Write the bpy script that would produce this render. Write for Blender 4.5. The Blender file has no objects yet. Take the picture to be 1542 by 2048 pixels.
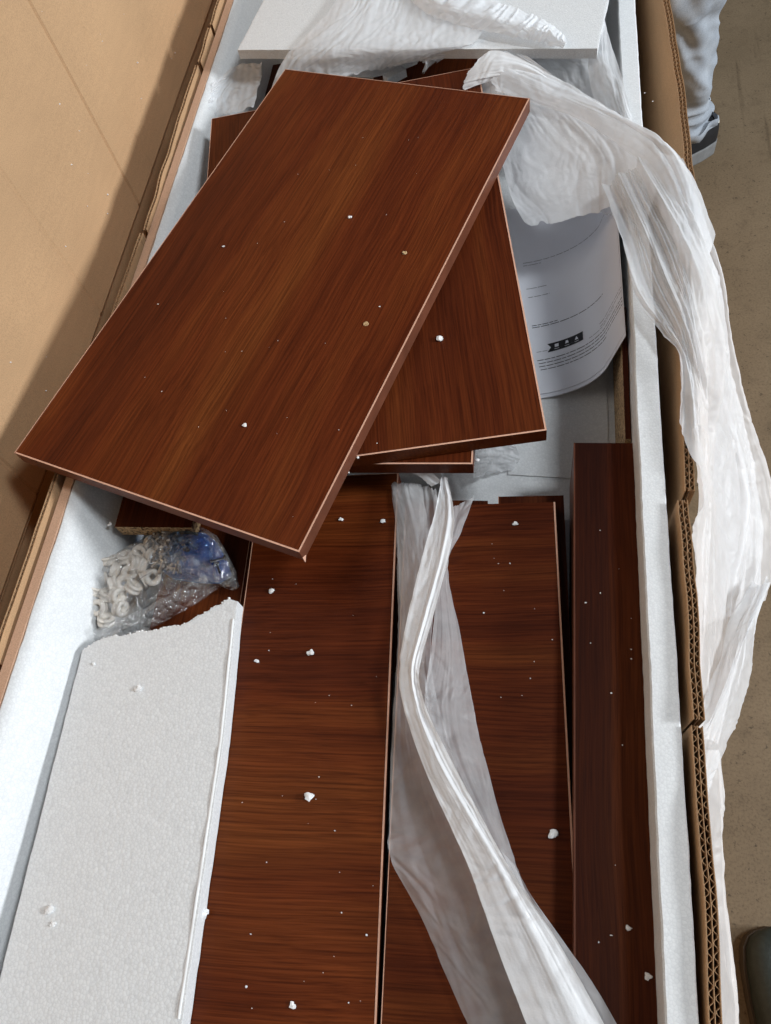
import bpy, bmesh, math, random
import numpy as np
from mathutils import Vector, Matrix

random.seed(7)
RNG = np.random.default_rng(7)
SC = bpy.context.scene
COL = SC.collection

# ------------------------------------------------------------------ camera
CAM_Z = 1.40                      # metres above the floor
F_PX, CX, CY = 1540.0, 771.0, 1024.0
RM = np.array([[0.9809797992, 0.0215360838, -0.1929114581],
               [0.1074112819, -0.8880300308, 0.4470631734],
               [-0.1616831781, -0.4592808091, -0.8734527396]])   # camera (right, down, forward) -> world
cam_d = bpy.data.cameras.new('camera')
cam = bpy.data.objects.new('camera', cam_d)
COL.objects.link(cam)
M3 = Matrix(((RM[0, 0], -RM[0, 1], -RM[0, 2]), (RM[1, 0], -RM[1, 1], -RM[1, 2]), (RM[2, 0], -RM[2, 1], -RM[2, 2])))
cam.matrix_world = Matrix.Translation((0, 0, CAM_Z)) @ M3.to_4x4()
cam_d.sensor_fit = 'VERTICAL'
cam_d.sensor_height = 36.0
cam_d.lens = F_PX / 2048.0 * 36.0
cam_d.clip_start = 0.02
cam_d.clip_end = 100
SC.camera = cam

# ------------------------------------------------------------------ world and lamps
w = bpy.data.worlds.new('World')
SC.world = w
w.use_nodes = True
bg = w.node_tree.nodes['Background']
bg.inputs[0].default_value = (0.86, 0.93, 1.0, 1)
bg.inputs[1].default_value = 0.13


def area(name, loc, target, sx, sy, power, col):
    d = bpy.data.lights.new(name, 'AREA')
    d.shape = 'RECTANGLE'
    d.size, d.size_y, d.energy, d.color = sx, sy, power, col
    o = bpy.data.objects.new(name, d)
    COL.objects.link(o)
    o.location = loc
    o.rotation_euler = (Vector(target) - Vector(loc)).to_track_quat('-Z', 'Y').to_euler()
    return o


area('daylight_opening', (4.4, 0.50, 2.62), (-0.15, 0.45, 0.8), 0.9, 0.7, 205, (0.93, 0.97, 1.0))
area('high_opening', (2.25, 0.62, 4.15), (-0.1, 0.5, 0.8), 0.7, 0.7, 78, (0.90, 0.96, 1.0))
area('overhead_fill', (-1.9, 0.3, 3.6), (-0.1, 0.4, 0.8), 1.8, 1.8, 17, (1.0, 0.94, 0.86))  # unseen fill light, added from upper left to lift the right wall's inside

SC.view_settings.view_transform = 'Standard'
SC.view_settings.look = 'None'
SC.view_settings.exposure = 0.0
SC.view_settings.gamma = 1.0
SC.view_settings.use_curve_mapping = False
SC.render.engine = 'CYCLES'
SC.cycles.use_denoising = True
SC.cycles.max_bounces = 9
SC.cycles.use_adaptive_sampling = True
SC.cycles.adaptive_threshold = 0.04
SC.cycles.transparent_max_bounces = 14
SC.cycles.transmission_bounces = 8
SC.cycles.diffuse_bounces = 4
SC.cycles.sample_clamp_indirect = 6.0
SC.cycles.caustics_reflective = False
SC.cycles.caustics_refractive = False


# ------------------------------------------------------------------ helpers
def P(u, v, h):
    """place in the room seen at photo pixel (u, v), h metres below the lens"""
    d = RM @ np.array([u - CX, v - CY, F_PX])
    p = d * (h / -d[2])
    return np.array([p[0], p[1], CAM_Z - h])


def Z(h):
    return CAM_Z - h


def tag(o, label=None, cat=None, group=None, kind=None):
    if label: o['label'] = label
    if cat: o['category'] = cat
    if group: o['group'] = group
    if kind: o['kind'] = kind
    return o


def empty(name, loc=(0, 0, 0), rz=0.0):
    o = bpy.data.objects.new(name, None)
    o.empty_display_size = 0.05
    COL.objects.link(o)
    o.location = loc
    o.rotation_euler = (0, 0, rz)
    return o


def mesh(name, verts, faces, mats, parent=None, smooth=False, fmat=None):
    me = bpy.data.meshes.new(name)
    me.from_pydata([tuple(map(float, q)) for q in verts], [], faces)
    if not isinstance(mats, (list, tuple)): mats = [mats]
    for m in mats: me.materials.append(m)
    if fmat is not None:
        me.polygons.foreach_set('material_index', fmat)
    if smooth:
        me.polygons.foreach_set('use_smooth', [True] * len(me.polygons))
    me.update()
    o = bpy.data.objects.new(name, me)
    COL.objects.link(o)
    if parent: o.parent = parent
    return o


class MB:
    def __init__(s):
        s.v, s.f, s.m = [], [], []

    def add(s, vs, fs, mi=0):
        n = len(s.v)
        s.v += [tuple(map(float, q)) for q in vs]
        s.f += [tuple(i + n for i in q) for q in fs]
        s.m += [mi] * len(fs)

    def box(s, x0, x1, y0, y1, z0, z1, mi=0, top=None):
        s.add([(x0, y0, z0), (x1, y0, z0), (x1, y1, z0), (x0, y1, z0), (x0, y0, z1), (x1, y0, z1), (x1, y1, z1), (x0, y1, z1)],
              [(0, 3, 2, 1), (4, 5, 6, 7), (0, 1, 5, 4), (1, 2, 6, 5), (2, 3, 7, 6), (3, 0, 4, 7)], mi)
        if top is not None: s.m[-5] = top

    def grid(s, A, mi=0, flip=False):
        nr, nc = A.shape[:2]
        vs = A.reshape(-1, 3)
        fs = []
        for i in range(nr - 1):
            for j in range(nc - 1):
                q = (i * nc + j, i * nc + j + 1, (i + 1) * nc + j + 1, (i + 1) * nc + j)
                fs.append(q[::-1] if flip else q)
        s.add(vs, fs, mi)

    def build(s, name, mats, parent=None, smooth=False):
        return mesh(name, s.v, s.f, mats, parent, smooth, s.m)


def rotz(p, a, c=(0, 0)):
    ca, sa = math.cos(a), math.sin(a)
    return (c[0] + ca * p[0] - sa * p[1], c[1] + sa * p[0] + ca * p[1])


def vnoise1(x, seed):
    r = np.random.default_rng(seed).uniform(-1, 1, 512)
    x = np.asarray(x, float)
    i = np.floor(x).astype(int)
    f = x - i
    f = f * f * (3 - 2 * f)
    return r[i % 512] * (1 - f) + r[(i + 1) % 512] * f


def vnoise2(x, y, seed):
    r = np.random.default_rng(seed).uniform(-1, 1, (256, 256))
    x, y = np.broadcast_arrays(np.asarray(x, float), np.asarray(y, float))
    i, j = np.floor(x).astype(int), np.floor(y).astype(int)
    f, g = x - i, y - j
    f = f * f * (3 - 2 * f)
    g = g * g * (3 - 2 * g)
    a = r[i % 256, j % 256] * (1 - f) + r[(i + 1) % 256, j % 256] * f
    b = r[i % 256, (j + 1) % 256] * (1 - f) + r[(i + 1) % 256, (j + 1) % 256] * f
    return a * (1 - g) + b * g


def ridged(n):
    return 1 - 2 * np.abs(n)


# ------------------------------------------------------------------ materials
def newmat(name):
    m = bpy.data.materials.new(name)
    m.use_nodes = True
    nt = m.node_tree
    for n in list(nt.nodes): nt.nodes.remove(n)
    out = nt.nodes.new('ShaderNodeOutputMaterial')
    return m, nt, out


def N(nt, t, **kw):
    n = nt.nodes.new(t)
    for k, v in kw.items():
        if k.startswith('i_'):
            n.inputs[k[2:].replace('_', ' ')].default_value = v
        else:
            setattr(n, k, v)
    return n


def L(nt, a, b):
    nt.links.new(a, b)


def ramp(nt, stops):
    r = nt.nodes.new('ShaderNodeValToRGB')
    e = r.color_ramp.elements
    while len(e) < len(stops): e.new(0.5)
    for k, (p, c) in enumerate(stops):
        e[k].position = p
        e[k].color = (*c, 1)
    return r


def coords(nt, scale, rot=(0, 0, 0), loc=(0, 0, 0), kind='Object'):
    tc = nt.nodes.new('ShaderNodeTexCoord')
    mp = nt.nodes.new('ShaderNodeMapping')
    mp.inputs['Scale'].default_value = scale
    mp.inputs['Rotation'].default_value = rot
    mp.inputs['Location'].default_value = loc
    L(nt, tc.outputs[kind], mp.inputs['Vector'])
    return mp.outputs['Vector']


def principled(nt, out, **kw):
    b = nt.nodes.new('ShaderNodeBsdfPrincipled')
    for k, v in kw.items(): b.inputs[k.replace('_', ' ')].default_value = v
    L(nt, b.outputs[0], out.inputs['Surface'])
    return b


def mixc(nt, fac, a, b, mode='MIX'):
    m = nt.nodes.new('ShaderNodeMix')
    m.data_type = 'RGBA'
    m.blend_type = mode
    for sock, val in ((m.inputs[0], fac), (m.inputs[6], a), (m.inputs[7], b)):
        if hasattr(val, 'is_linked') or isinstance(val, bpy.types.NodeSocket): L(nt, val, sock)
        elif isinstance(val, (int, float)): sock.default_value = val
        else: sock.default_value = (*val, 1)
    return m.outputs[2]


def srgb(r, g, b):
    f = lambda c: ((c / 255 + 0.055) / 1.055) ** 2.4 if c > 10 else c / 255 / 12.92
    return (f(r), f(g), f(b))


def wood(name, axis='Y', seed=0, gain=1.0, lines=0.5, rough=0.42, rings=0.25, rscale=70.0, stripe=False):
    """walnut laminate print; grain runs along the board's local axis"""
    m, nt, out = newmat(name)
    across, along = 1.0, 0.06
    def sc(k, a=along):
        return (k * across, k * a, k) if axis == 'Y' else (k * a, k * across, k)
    base = coords(nt, (1, 1, 1), loc=(seed * 1.37, seed * 2.11, seed * 0.7))
    # gentle wander of the grain
    wn = N(nt, 'ShaderNodeTexNoise', i_Scale=5.0, i_Detail=2.0)
    L(nt, base, wn.inputs['Vector'])
    wsub = N(nt, 'ShaderNodeVectorMath', operation='SUBTRACT')
    L(nt, wn.outputs['Color'], wsub.inputs[0]); wsub.inputs[1].default_value = (0.5, 0.5, 0.5)
    wsc = N(nt, 'ShaderNodeVectorMath', operation='SCALE'); wsc.inputs['Scale'].default_value = 0.012
    L(nt, wsub.outputs[0], wsc.inputs[0])
    wadd = N(nt, 'ShaderNodeVectorMath', operation='ADD')
    L(nt, base, wadd.inputs[0]); L(nt, wsc.outputs[0], wadd.inputs[1])
    def layer(k, a, detail, rgh=0.55):
        mp = N(nt, 'ShaderNodeMapping'); mp.inputs['Scale'].default_value = sc(k, a)
        L(nt, wadd.outputs[0], mp.inputs['Vector'])
        n = N(nt, 'ShaderNodeTexNoise', i_Scale=1.0, i_Detail=detail, i_Roughness=rgh)
        L(nt, mp.outputs[0], n.inputs['Vector'])
        return n.outputs['Fac']
    broad = layer(17, 0.10, 2.0)
    mid = layer(95, 0.035, 3.0, 0.6)
    fine = layer(420, 0.018, 3.0, 0.65)
    pore = layer(820, 0.016, 2.0, 0.6)
    c1 = ramp(nt, [(0.28, (0.066 * gain, 0.0122 * gain, 0.0036 * gain)), (0.47, (0.098 * gain, 0.0190 * gain, 0.0046 * gain)),
                   (0.58, (0.117 * gain, 0.0262 * gain, 0.0060 * gain)), (0.74, (0.131 * gain, 0.0335 * gain, 0.0074 * gain))])
    L(nt, broad, c1.inputs[0])
    c2 = ramp(nt, [(0.33, (0.78, 0.74, 0.72)), (0.5, (0.98, 0.98, 0.98)), (0.68, (1.12, 1.15, 1.15))])
    L(nt, mid, c2.inputs[0])
    col = mixc(nt, 0.85, c1.outputs[0], c2.outputs[0], 'MULTIPLY')
    c3 = ramp(nt, [(0.36, (0.55, 0.50, 0.48)), (0.50, (1, 1, 1)), (0.66, (1.20, 1.26, 1.28))])
    L(nt, fine, c3.inputs[0])
    col = mixc(nt, lines, col, c3.outputs[0], 'MULTIPLY')
    c4 = ramp(nt, [(0.38, (0.70, 0.65, 0.61)), (0.5, (1, 1, 1)), (0.64, (1.16, 1.18, 1.18))])
    L(nt, pore, c4.inputs[0])
    col = mixc(nt, 0.75, col, c4.outputs[0], 'MULTIPLY')
    mpw = N(nt, 'ShaderNodeMapping'); mpw.inputs['Scale'].default_value = sc(1.0, 0.10)
    L(nt, wadd.outputs[0], mpw.inputs['Vector'])
    wv = N(nt, 'ShaderNodeTexWave', wave_type='BANDS', i_Scale=rscale, i_Distortion=5.5, i_Detail=4.0)
    wv.inputs['Detail Scale'].default_value = 0.9
    wv.inputs['Detail Roughness'].default_value = 0.62
    wv.bands_direction = 'X' if axis == 'Y' else 'Y'
    L(nt, mpw.outputs[0], wv.inputs['Vector'])
    c5 = ramp(nt, [(0.0, (0.52, 0.46, 0.42)), (0.35, (0.95, 0.95, 0.95)), (1.0, (1.14, 1.16, 1.16))])
    L(nt, wv.outputs['Fac'], c5.inputs[0])
    col = mixc(nt, rings, col, c5.outputs[0], 'MULTIPLY')
    if stripe:      # darker half along one side
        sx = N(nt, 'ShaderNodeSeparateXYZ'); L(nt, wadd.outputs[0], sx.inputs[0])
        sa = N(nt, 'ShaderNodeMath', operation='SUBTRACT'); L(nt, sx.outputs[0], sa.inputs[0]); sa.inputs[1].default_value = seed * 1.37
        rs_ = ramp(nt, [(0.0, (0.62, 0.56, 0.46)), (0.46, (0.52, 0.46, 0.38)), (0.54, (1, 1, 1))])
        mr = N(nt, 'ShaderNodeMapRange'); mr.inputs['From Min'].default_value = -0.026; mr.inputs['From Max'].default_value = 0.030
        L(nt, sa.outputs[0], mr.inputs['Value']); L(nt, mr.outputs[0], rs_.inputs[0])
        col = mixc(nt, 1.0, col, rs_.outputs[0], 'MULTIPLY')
    b = principled(nt, out, Roughness=rough)
    b.inputs['Specular IOR Level'].default_value = 0.12
    L(nt, col, b.inputs['Base Color'])
    bp = N(nt, 'ShaderNodeBump', i_Strength=0.22, i_Distance=0.0006)
    L(nt, fine, bp.inputs['Height']); L(nt, bp.outputs[0], b.inputs['Normal'])
    return m


def plain(name, col, rough=0.5, spec=0.3, var=0.08, vscale=60, bump=0.0, bscale=300):
    m, nt, out = newmat(name)
    v = coords(nt, (1, 1, 1))
    n = N(nt, 'ShaderNodeTexNoise', i_Scale=vscale, i_Detail=4.0)
    L(nt, v, n.inputs['Vector'])
    r = ramp(nt, [(0.3, tuple(c * (1 - var) for c in col)), (0.7, tuple(min(1, c * (1 + var)) for c in col))])
    L(nt, n.outputs['Fac'], r.inputs[0])
    b = principled(nt, out, Roughness=rough)
    b.inputs['Specular IOR Level'].default_value = spec
    L(nt, r.outputs[0], b.inputs['Base Color'])
    if bump:
        n2 = N(nt, 'ShaderNodeTexNoise', i_Scale=bscale, i_Detail=3.0)
        L(nt, v, n2.inputs['Vector'])
        bp = N(nt, 'ShaderNodeBump', i_Strength=bump, i_Distance=0.001)
        L(nt, n2.outputs['Fac'], bp.inputs['Height']); L(nt, bp.outputs[0], b.inputs['Normal'])
    return m


def eps_mat(name, cell=330.0, strength=0.5, dark=0.93, soft=0.0):
    m, nt, out = newmat(name)
    v = coords(nt, (1, 1, 1))
    vo = N(nt, 'ShaderNodeTexVoronoi', feature='DISTANCE_TO_EDGE', i_Scale=cell)
    L(nt, v, vo.inputs['Vector'])
    r = ramp(nt, [(0.0, (0.73 * dark, 0.745 * dark, 0.76 * dark)), (0.16, (0.79, 0.805, 0.815))])
    L(nt, vo.outputs['Distance'], r.inputs[0])
    vc = N(nt, 'ShaderNodeTexVoronoi', feature='F1', i_Scale=cell)
    L(nt, v, vc.inputs['Vector'])
    vr = ramp(nt, [(0.0, (0.93, 0.93, 0.93)), (1.0, (1, 1, 1))])
    sep = N(nt, 'ShaderNodeSeparateColor'); L(nt, vc.outputs['Color'], sep.inputs[0]); L(nt, sep.outputs[0], vr.inputs[0])
    col = mixc(nt, 1.0, r.outputs[0], vr.outputs[0], 'MULTIPLY')
    b = principled(nt, out, Roughness=0.62)
    b.inputs['Specular IOR Level'].default_value = 0.35
    L(nt, col, b.inputs['Base Color'])
    pw = N(nt, 'ShaderNodeMath', operation='MINIMUM'); L(nt, vo.outputs['Distance'], pw.inputs[0]); pw.inputs[1].default_value = 0.3
    sq = N(nt, 'ShaderNodeMath', operation='POWER'); L(nt, vc.outputs['Distance'], sq.inputs[0]); sq.inputs[1].default_value = 2.0
    ng = N(nt, 'ShaderNodeMath', operation='MULTIPLY'); L(nt, sq.outputs[0], ng.inputs[0]); ng.inputs[1].default_value = -1.6
    ad = N(nt, 'ShaderNodeMath', operation='MULTIPLY_ADD'); L(nt, sep.outputs[1], ad.inputs[0]); ad.inputs[1].default_value = 0.45; L(nt, ng.outputs[0], ad.inputs[2])
    bp = N(nt, 'ShaderNodeBump', i_Strength=strength, i_Distance=0.002)
    L(nt, ad.outputs[0], bp.inputs['Height']); L(nt, bp.outputs[0], b.inputs['Normal'])
    return m


def cardboard(name, col=(0.545, 0.345, 0.192), rough=0.75):
    m, nt, out = newmat(name)
    v = coords(nt, (1, 1, 1))
    n1 = N(nt, 'ShaderNodeTexNoise', i_Scale=7.0, i_Detail=3.0); L(nt, v, n1.inputs['Vector'])
    n2 = N(nt, 'ShaderNodeTexNoise', i_Scale=900.0, i_Detail=3.0); L(nt, v, n2.inputs['Vector'])
    n3 = N(nt, 'ShaderNodeTexNoise', i_Scale=160.0, i_Detail=3.0)
    v3 = coords(nt, (1, 0.15, 1)); L(nt, v3, n3.inputs['Vector'])
    r1 = ramp(nt, [(0.3, tuple(c * 0.93 for c in col)), (0.7, tuple(c * 1.06 for c in col))]); L(nt, n1.outputs['Fac'], r1.inputs[0])
    r2 = ramp(nt, [(0.3, (0.84, 0.83, 0.82)), (0.5, (1, 1, 1)), (0.7, (1.1, 1.1, 1.1))]); L(nt, n2.outputs['Fac'], r2.inputs[0])
    r3 = ramp(nt, [(0.3, (0.97, 0.97, 0.97)), (0.7, (1.02, 1.02, 1.02))]); L(nt, n3.outputs['Fac'], r3.inputs[0])
    c = mixc(nt, 1.0, r1.outputs[0], r2.outputs[0], 'MULTIPLY')
    c = mixc(nt, 1.0, c, r3.outputs[0], 'MULTIPLY')
    b = principled(nt, out, Roughness=rough)
    b.inputs['Specular IOR Level'].default_value = 0.2
    L(nt, c, b.inputs['Base Color'])
    bp = N(nt, 'ShaderNodeBump', i_Strength=0.07, i_Distance=0.0005)
    L(nt, n3.outputs['Fac'], bp.inputs['Height']); L(nt, bp.outputs[0], b.inputs['Normal'])
    return m


def film_mat(name, clear=0.30, trans=0.45, ribs=None, rib_axis=(1, 0, 0), tint=(0.955, 0.965, 0.985), bump=0.35, crink=0.8):
    """thin foamed polyethylene: partly clear, partly diffusing"""
    m, nt, out = newmat(name)
    v = coords(nt, (1, 1, 1))
    n1 = N(nt, 'ShaderNodeTexNoise', i_Scale=700.0, i_Detail=3.0); L(nt, v, n1.inputs['Vector'])
    n2 = N(nt, 'ShaderNodeTexNoise', i_Scale=60.0, i_Detail=4.0); L(nt, v, n2.inputs['Vector'])
    dif = N(nt, 'ShaderNodeBsdfDiffuse'); dif.inputs[0].default_value = (*tint, 1)
    trl = N(nt, 'ShaderNodeBsdfTranslucent'); trl.inputs[0].default_value = (*tint, 1)
    gls = N(nt, 'ShaderNodeBsdfGlossy'); gls.inputs['Roughness'].default_value = 0.38
    gls.inputs[0].default_value = (0.9, 0.9, 0.9, 1)
    trp = N(nt, 'ShaderNodeBsdfTransparent'); trp.inputs[0].default_value = (0.97, 0.97, 0.97, 1)
    m1 = N(nt, 'ShaderNodeMixShader'); m1.inputs[0].default_value = trans
    L(nt, dif.outputs[0], m1.inputs[1]); L(nt, trl.outputs[0], m1.inputs[2])
    m2 = N(nt, 'ShaderNodeMixShader'); m2.inputs[0].default_value = 0.03
    L(nt, m1.outputs[0], m2.inputs[1]); L(nt, gls.outputs[0], m2.inputs[2])
    fr = N(nt, 'ShaderNodeMapRange'); fr.inputs['From Min'].default_value = 0.3; fr.inputs['From Max'].default_value = 0.7
    fr.inputs['To Min'].default_value = max(0, clear - 0.05); fr.inputs['To Max'].default_value = clear + 0.05
    L(nt, n2.outputs['Fac'], fr.inputs['Value'])
    m3 = N(nt, 'ShaderNodeMixShader')
    fac = fr.outputs[0]
    if ribs:
        wv = N(nt, 'ShaderNodeTexWave', wave_type='BANDS', i_Scale=ribs, i_Distortion=0.6, i_Detail=1.0)
        wv.bands_direction = 'X'
        L(nt, v, wv.inputs['Vector'])
        ad = N(nt, 'ShaderNodeMath', operation='MULTIPLY_ADD'); L(nt, wv.outputs['Fac'], ad.inputs[0]); ad.inputs[1].default_value = 0.10; L(nt, fr.outputs[0], ad.inputs[2])
        sb = N(nt, 'ShaderNodeMath', operation='SUBTRACT'); L(nt, ad.outputs[0], sb.inputs[0]); sb.inputs[1].default_value = 0.05
        sb.use_clamp = True
        fac = sb.outputs[0]
    L(nt, fac, m3.inputs[0])
    L(nt, m2.outputs[0], m3.inputs[1]); L(nt, trp.outputs[0], m3.inputs[2])
    L(nt, m3.outputs[0], out.inputs['Surface'])
    bp = N(nt, 'ShaderNodeBump', i_Strength=bump, i_Distance=0.0008)
    mx = N(nt, 'ShaderNodeMath', operation='MULTIPLY_ADD'); L(nt, n1.outputs['Fac'], mx.inputs[0]); mx.inputs[1].default_value = 0.5; L(nt, n2.outputs['Fac'], mx.inputs[2])
    ck = N(nt, 'ShaderNodeTexVoronoi', feature='DISTANCE_TO_EDGE', i_Scale=75.0)
    wp = N(nt, 'ShaderNodeVectorMath', operation='MULTIPLY_ADD'); wp.inputs[1].default_value = (0.03, 0.03, 0.03)
    L(nt, n2.outputs['Color'], wp.inputs[0]); L(nt, v, wp.inputs[2])
    L(nt, wp.outputs[0], ck.inputs['Vector'])
    cm = N(nt, 'ShaderNodeMath', operation='MINIMUM'); L(nt, ck.outputs['Distance'], cm.inputs[0]); cm.inputs[1].default_value = 0.25
    ca_ = N(nt, 'ShaderNodeMath', operation='MULTIPLY_ADD'); L(nt, cm.outputs[0], ca_.inputs[0]); ca_.inputs[1].default_value = crink; L(nt, mx.outputs[0], ca_.inputs[2])
    L(nt, ca_.outputs[0], bp.inputs['Height'])
    for s in (dif, trl, gls): L(nt, bp.outputs[0], s.inputs['Normal'])
    return m


def particle_mat():
    m, nt, out = newmat('particleboard')
    v = coords(nt, (1, 1, 1))
    vo = N(nt, 'ShaderNodeTexVoronoi', feature='F1', i_Scale=520.0, i_Randomness=1.0); L(nt, v, vo.inputs['Vector'])
    sp = N(nt, 'ShaderNodeSeparateColor'); L(nt, vo.outputs['Color'], sp.inputs[0])
    r = ramp(nt, [(0.0, srgb(60, 42, 28)), (0.18, srgb(120, 92, 62)), (0.5, srgb(178, 145, 104)), (1.0, srgb(205, 176, 135))])
    L(nt, sp.outputs[0], r.inputs[0])
    b = principled(nt, out, Roughness=0.85)
    L(nt, r.outputs[0], b.inputs['Base Color'])
    bp = N(nt, 'ShaderNodeBump', i_Strength=0.7, i_Distance=0.001)
    L(nt, sp.outputs[1], bp.inputs['Height']); L(nt, bp.outputs[0], b.inputs['Normal'])
    return m


def floor_mat():
    m, nt, out = newmat('worn_concrete')
    v = coords(nt, (1, 1, 1))
    n1 = N(nt, 'ShaderNodeTexNoise', i_Scale=2.2, i_Detail=5.0, i_Roughness=0.6); L(nt, v, n1.inputs['Vector'])
    n2 = N(nt, 'ShaderNodeTexNoise', i_Scale=230.0, i_Detail=4.0, i_Roughness=0.7); L(nt, v, n2.inputs['Vector'])
    n3 = N(nt, 'ShaderNodeTexNoise', i_Scale=70.0, i_Detail=6.0, i_Roughness=0.75); L(nt, v, n3.inputs['Vector'])
    n4 = N(nt, 'ShaderNodeTexNoise', i_Scale=18.0, i_Detail=4.0, i_Roughness=0.7); L(nt, v, n4.inputs['Vector'])
    r1 = ramp(nt, [(0.3, (0.152, 0.108, 0.064)), (0.7, (0.208, 0.152, 0.095))]); L(nt, n1.outputs['Fac'], r1.inputs[0])
    r2 = ramp(nt, [(0.33, (0.72, 0.70, 0.68)), (0.5, (1, 1, 1)), (0.68, (1.12, 1.12, 1.1))]); L(nt, n2.outputs['Fac'], r2.inputs[0])
    r3 = ramp(nt, [(0.345, (0.26, 0.25, 0.24)), (0.405, (1, 1, 1))]); L(nt, n3.outputs['Fac'], r3.inputs[0])
    r4 = ramp(nt, [(0.30, (0.74, 0.73, 0.72)), (0.46, (1, 1, 1)), (0.7, (1.06, 1.06, 1.06))]); L(nt, n4.outputs['Fac'], r4.inputs[0])
    c = mixc(nt, 1.0, r1.outputs[0], r2.outputs[0], 'MULTIPLY')
    c = mixc(nt, 0.8, c, r3.outputs[0], 'MULTIPLY')
    c = mixc(nt, 0.8, c, r4.outputs[0], 'MULTIPLY')
    # long faint scrape marks
    vs = coords(nt, (14, 1.2, 1), rot=(0, 0, math.radians(-58)))
    ns = N(nt, 'ShaderNodeTexNoise', i_Scale=2.0, i_Detail=5.0); L(nt, vs, ns.inputs['Vector'])
    rs = ramp(nt, [(0.27, (0.6, 0.58, 0.56)), (0.34, (1, 1, 1))]); L(nt, ns.outputs['Fac'], rs.inputs[0])
    c = mixc(nt, 0.7, c, rs.outputs[0], 'MULTIPLY')
    b = principled(nt, out, Roughness=0.7)
    b.inputs['Specular IOR Level'].default_value = 0.3
    L(nt, c, b.inputs['Base Color'])
    bp = N(nt, 'ShaderNodeBump', i_Strength=0.3, i_Distance=0.001)
    L(nt, n2.outputs['Fac'], bp.inputs['Height']); L(nt, bp.outputs[0], b.inputs['Normal'])
    return m


def denim_mat():
    m, nt, out = newmat('grey_denim')
    v = coords(nt, (1, 1, 1))
    n1 = N(nt, 'ShaderNodeTexNoise', i_Scale=14.0, i_Detail=4.0); L(nt, v, n1.inputs['Vector'])
    n2 = N(nt, 'ShaderNodeTexNoise', i_Scale=600.0, i_Detail=2.0); L(nt, v, n2.inputs['Vector'])
    r1 = ramp(nt, [(0.3, (0.30, 0.335, 0.385)), (0.7, (0.46, 0.50, 0.55))]); L(nt, n1.outputs['Fac'], r1.inputs[0])
    r2 = ramp(nt, [(0.3, (0.8, 0.8, 0.8)), (0.7, (1.12, 1.12, 1.12))]); L(nt, n2.outputs['Fac'], r2.inputs[0])
    c = mixc(nt, 1.0, r1.outputs[0], r2.outputs[0], 'MULTIPLY')
    b = principled(nt, out, Roughness=0.85)
    b.inputs['Specular IOR Level'].default_value = 0.15
    L(nt, c, b.inputs['Base Color'])
    return m


def bag_mat(name, tint, haze=0.16, clear=0.72, gloss=0.75):
    m, nt, out = newmat(name)
    v = coords(nt, (1, 1, 1))
    n1 = N(nt, 'ShaderNodeTexNoise', i_Scale=70.0, i_Detail=5.0, i_Roughness=0.65); L(nt, v, n1.inputs['Vector'])
    n2 = N(nt, 'ShaderNodeTexVoronoi', feature='DISTANCE_TO_EDGE', i_Scale=85.0)
    vw = coords(nt, (1, 0.45, 1), rot=(0, 0, -0.6)); L(nt, vw, n2.inputs['Vector'])
    tr = N(nt, 'ShaderNodeBsdfTransparent'); tr.inputs[0].default_value = (*tint, 1)
    gl = N(nt, 'ShaderNodeBsdfGlossy'); gl.inputs['Roughness'].default_value = 0.10; gl.inputs[0].default_value = (1, 1, 1, 1)
    df = N(nt, 'ShaderNodeBsdfDiffuse'); df.inputs[0].default_value = (0.72, 0.74, 0.76, 1)
    a = N(nt, 'ShaderNodeMixShader'); a.inputs[0].default_value = 1 - gloss
    L(nt, gl.outputs[0], a.inputs[1]); L(nt, df.outputs[0], a.inputs[2])
    b = N(nt, 'ShaderNodeMixShader'); b.inputs[0].default_value = clear
    L(nt, a.outputs[0], b.inputs[1]); L(nt, tr.outputs[0], b.inputs[2])
    L(nt, b.outputs[0], out.inputs['Surface'])
    mn = N(nt, 'ShaderNodeMath', operation='MINIMUM'); L(nt, n2.outputs['Distance'], mn.inputs[0]); mn.inputs[1].default_value = 0.22
    md = N(nt, 'ShaderNodeMath', operation='MULTIPLY_ADD'); L(nt, n1.outputs['Fac'], md.inputs[0]); md.inputs[1].default_value = 0.9; L(nt, mn.outputs[0], md.inputs[2])
    bp = N(nt, 'ShaderNodeBump', i_Strength=1.0, i_Distance=0.018)
    L(nt, md.outputs[0], bp.inputs['Height'])
    L(nt, bp.outputs[0], gl.inputs['Normal']); L(nt, bp.outputs[0], df.inputs['Normal'])
    return m


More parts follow.
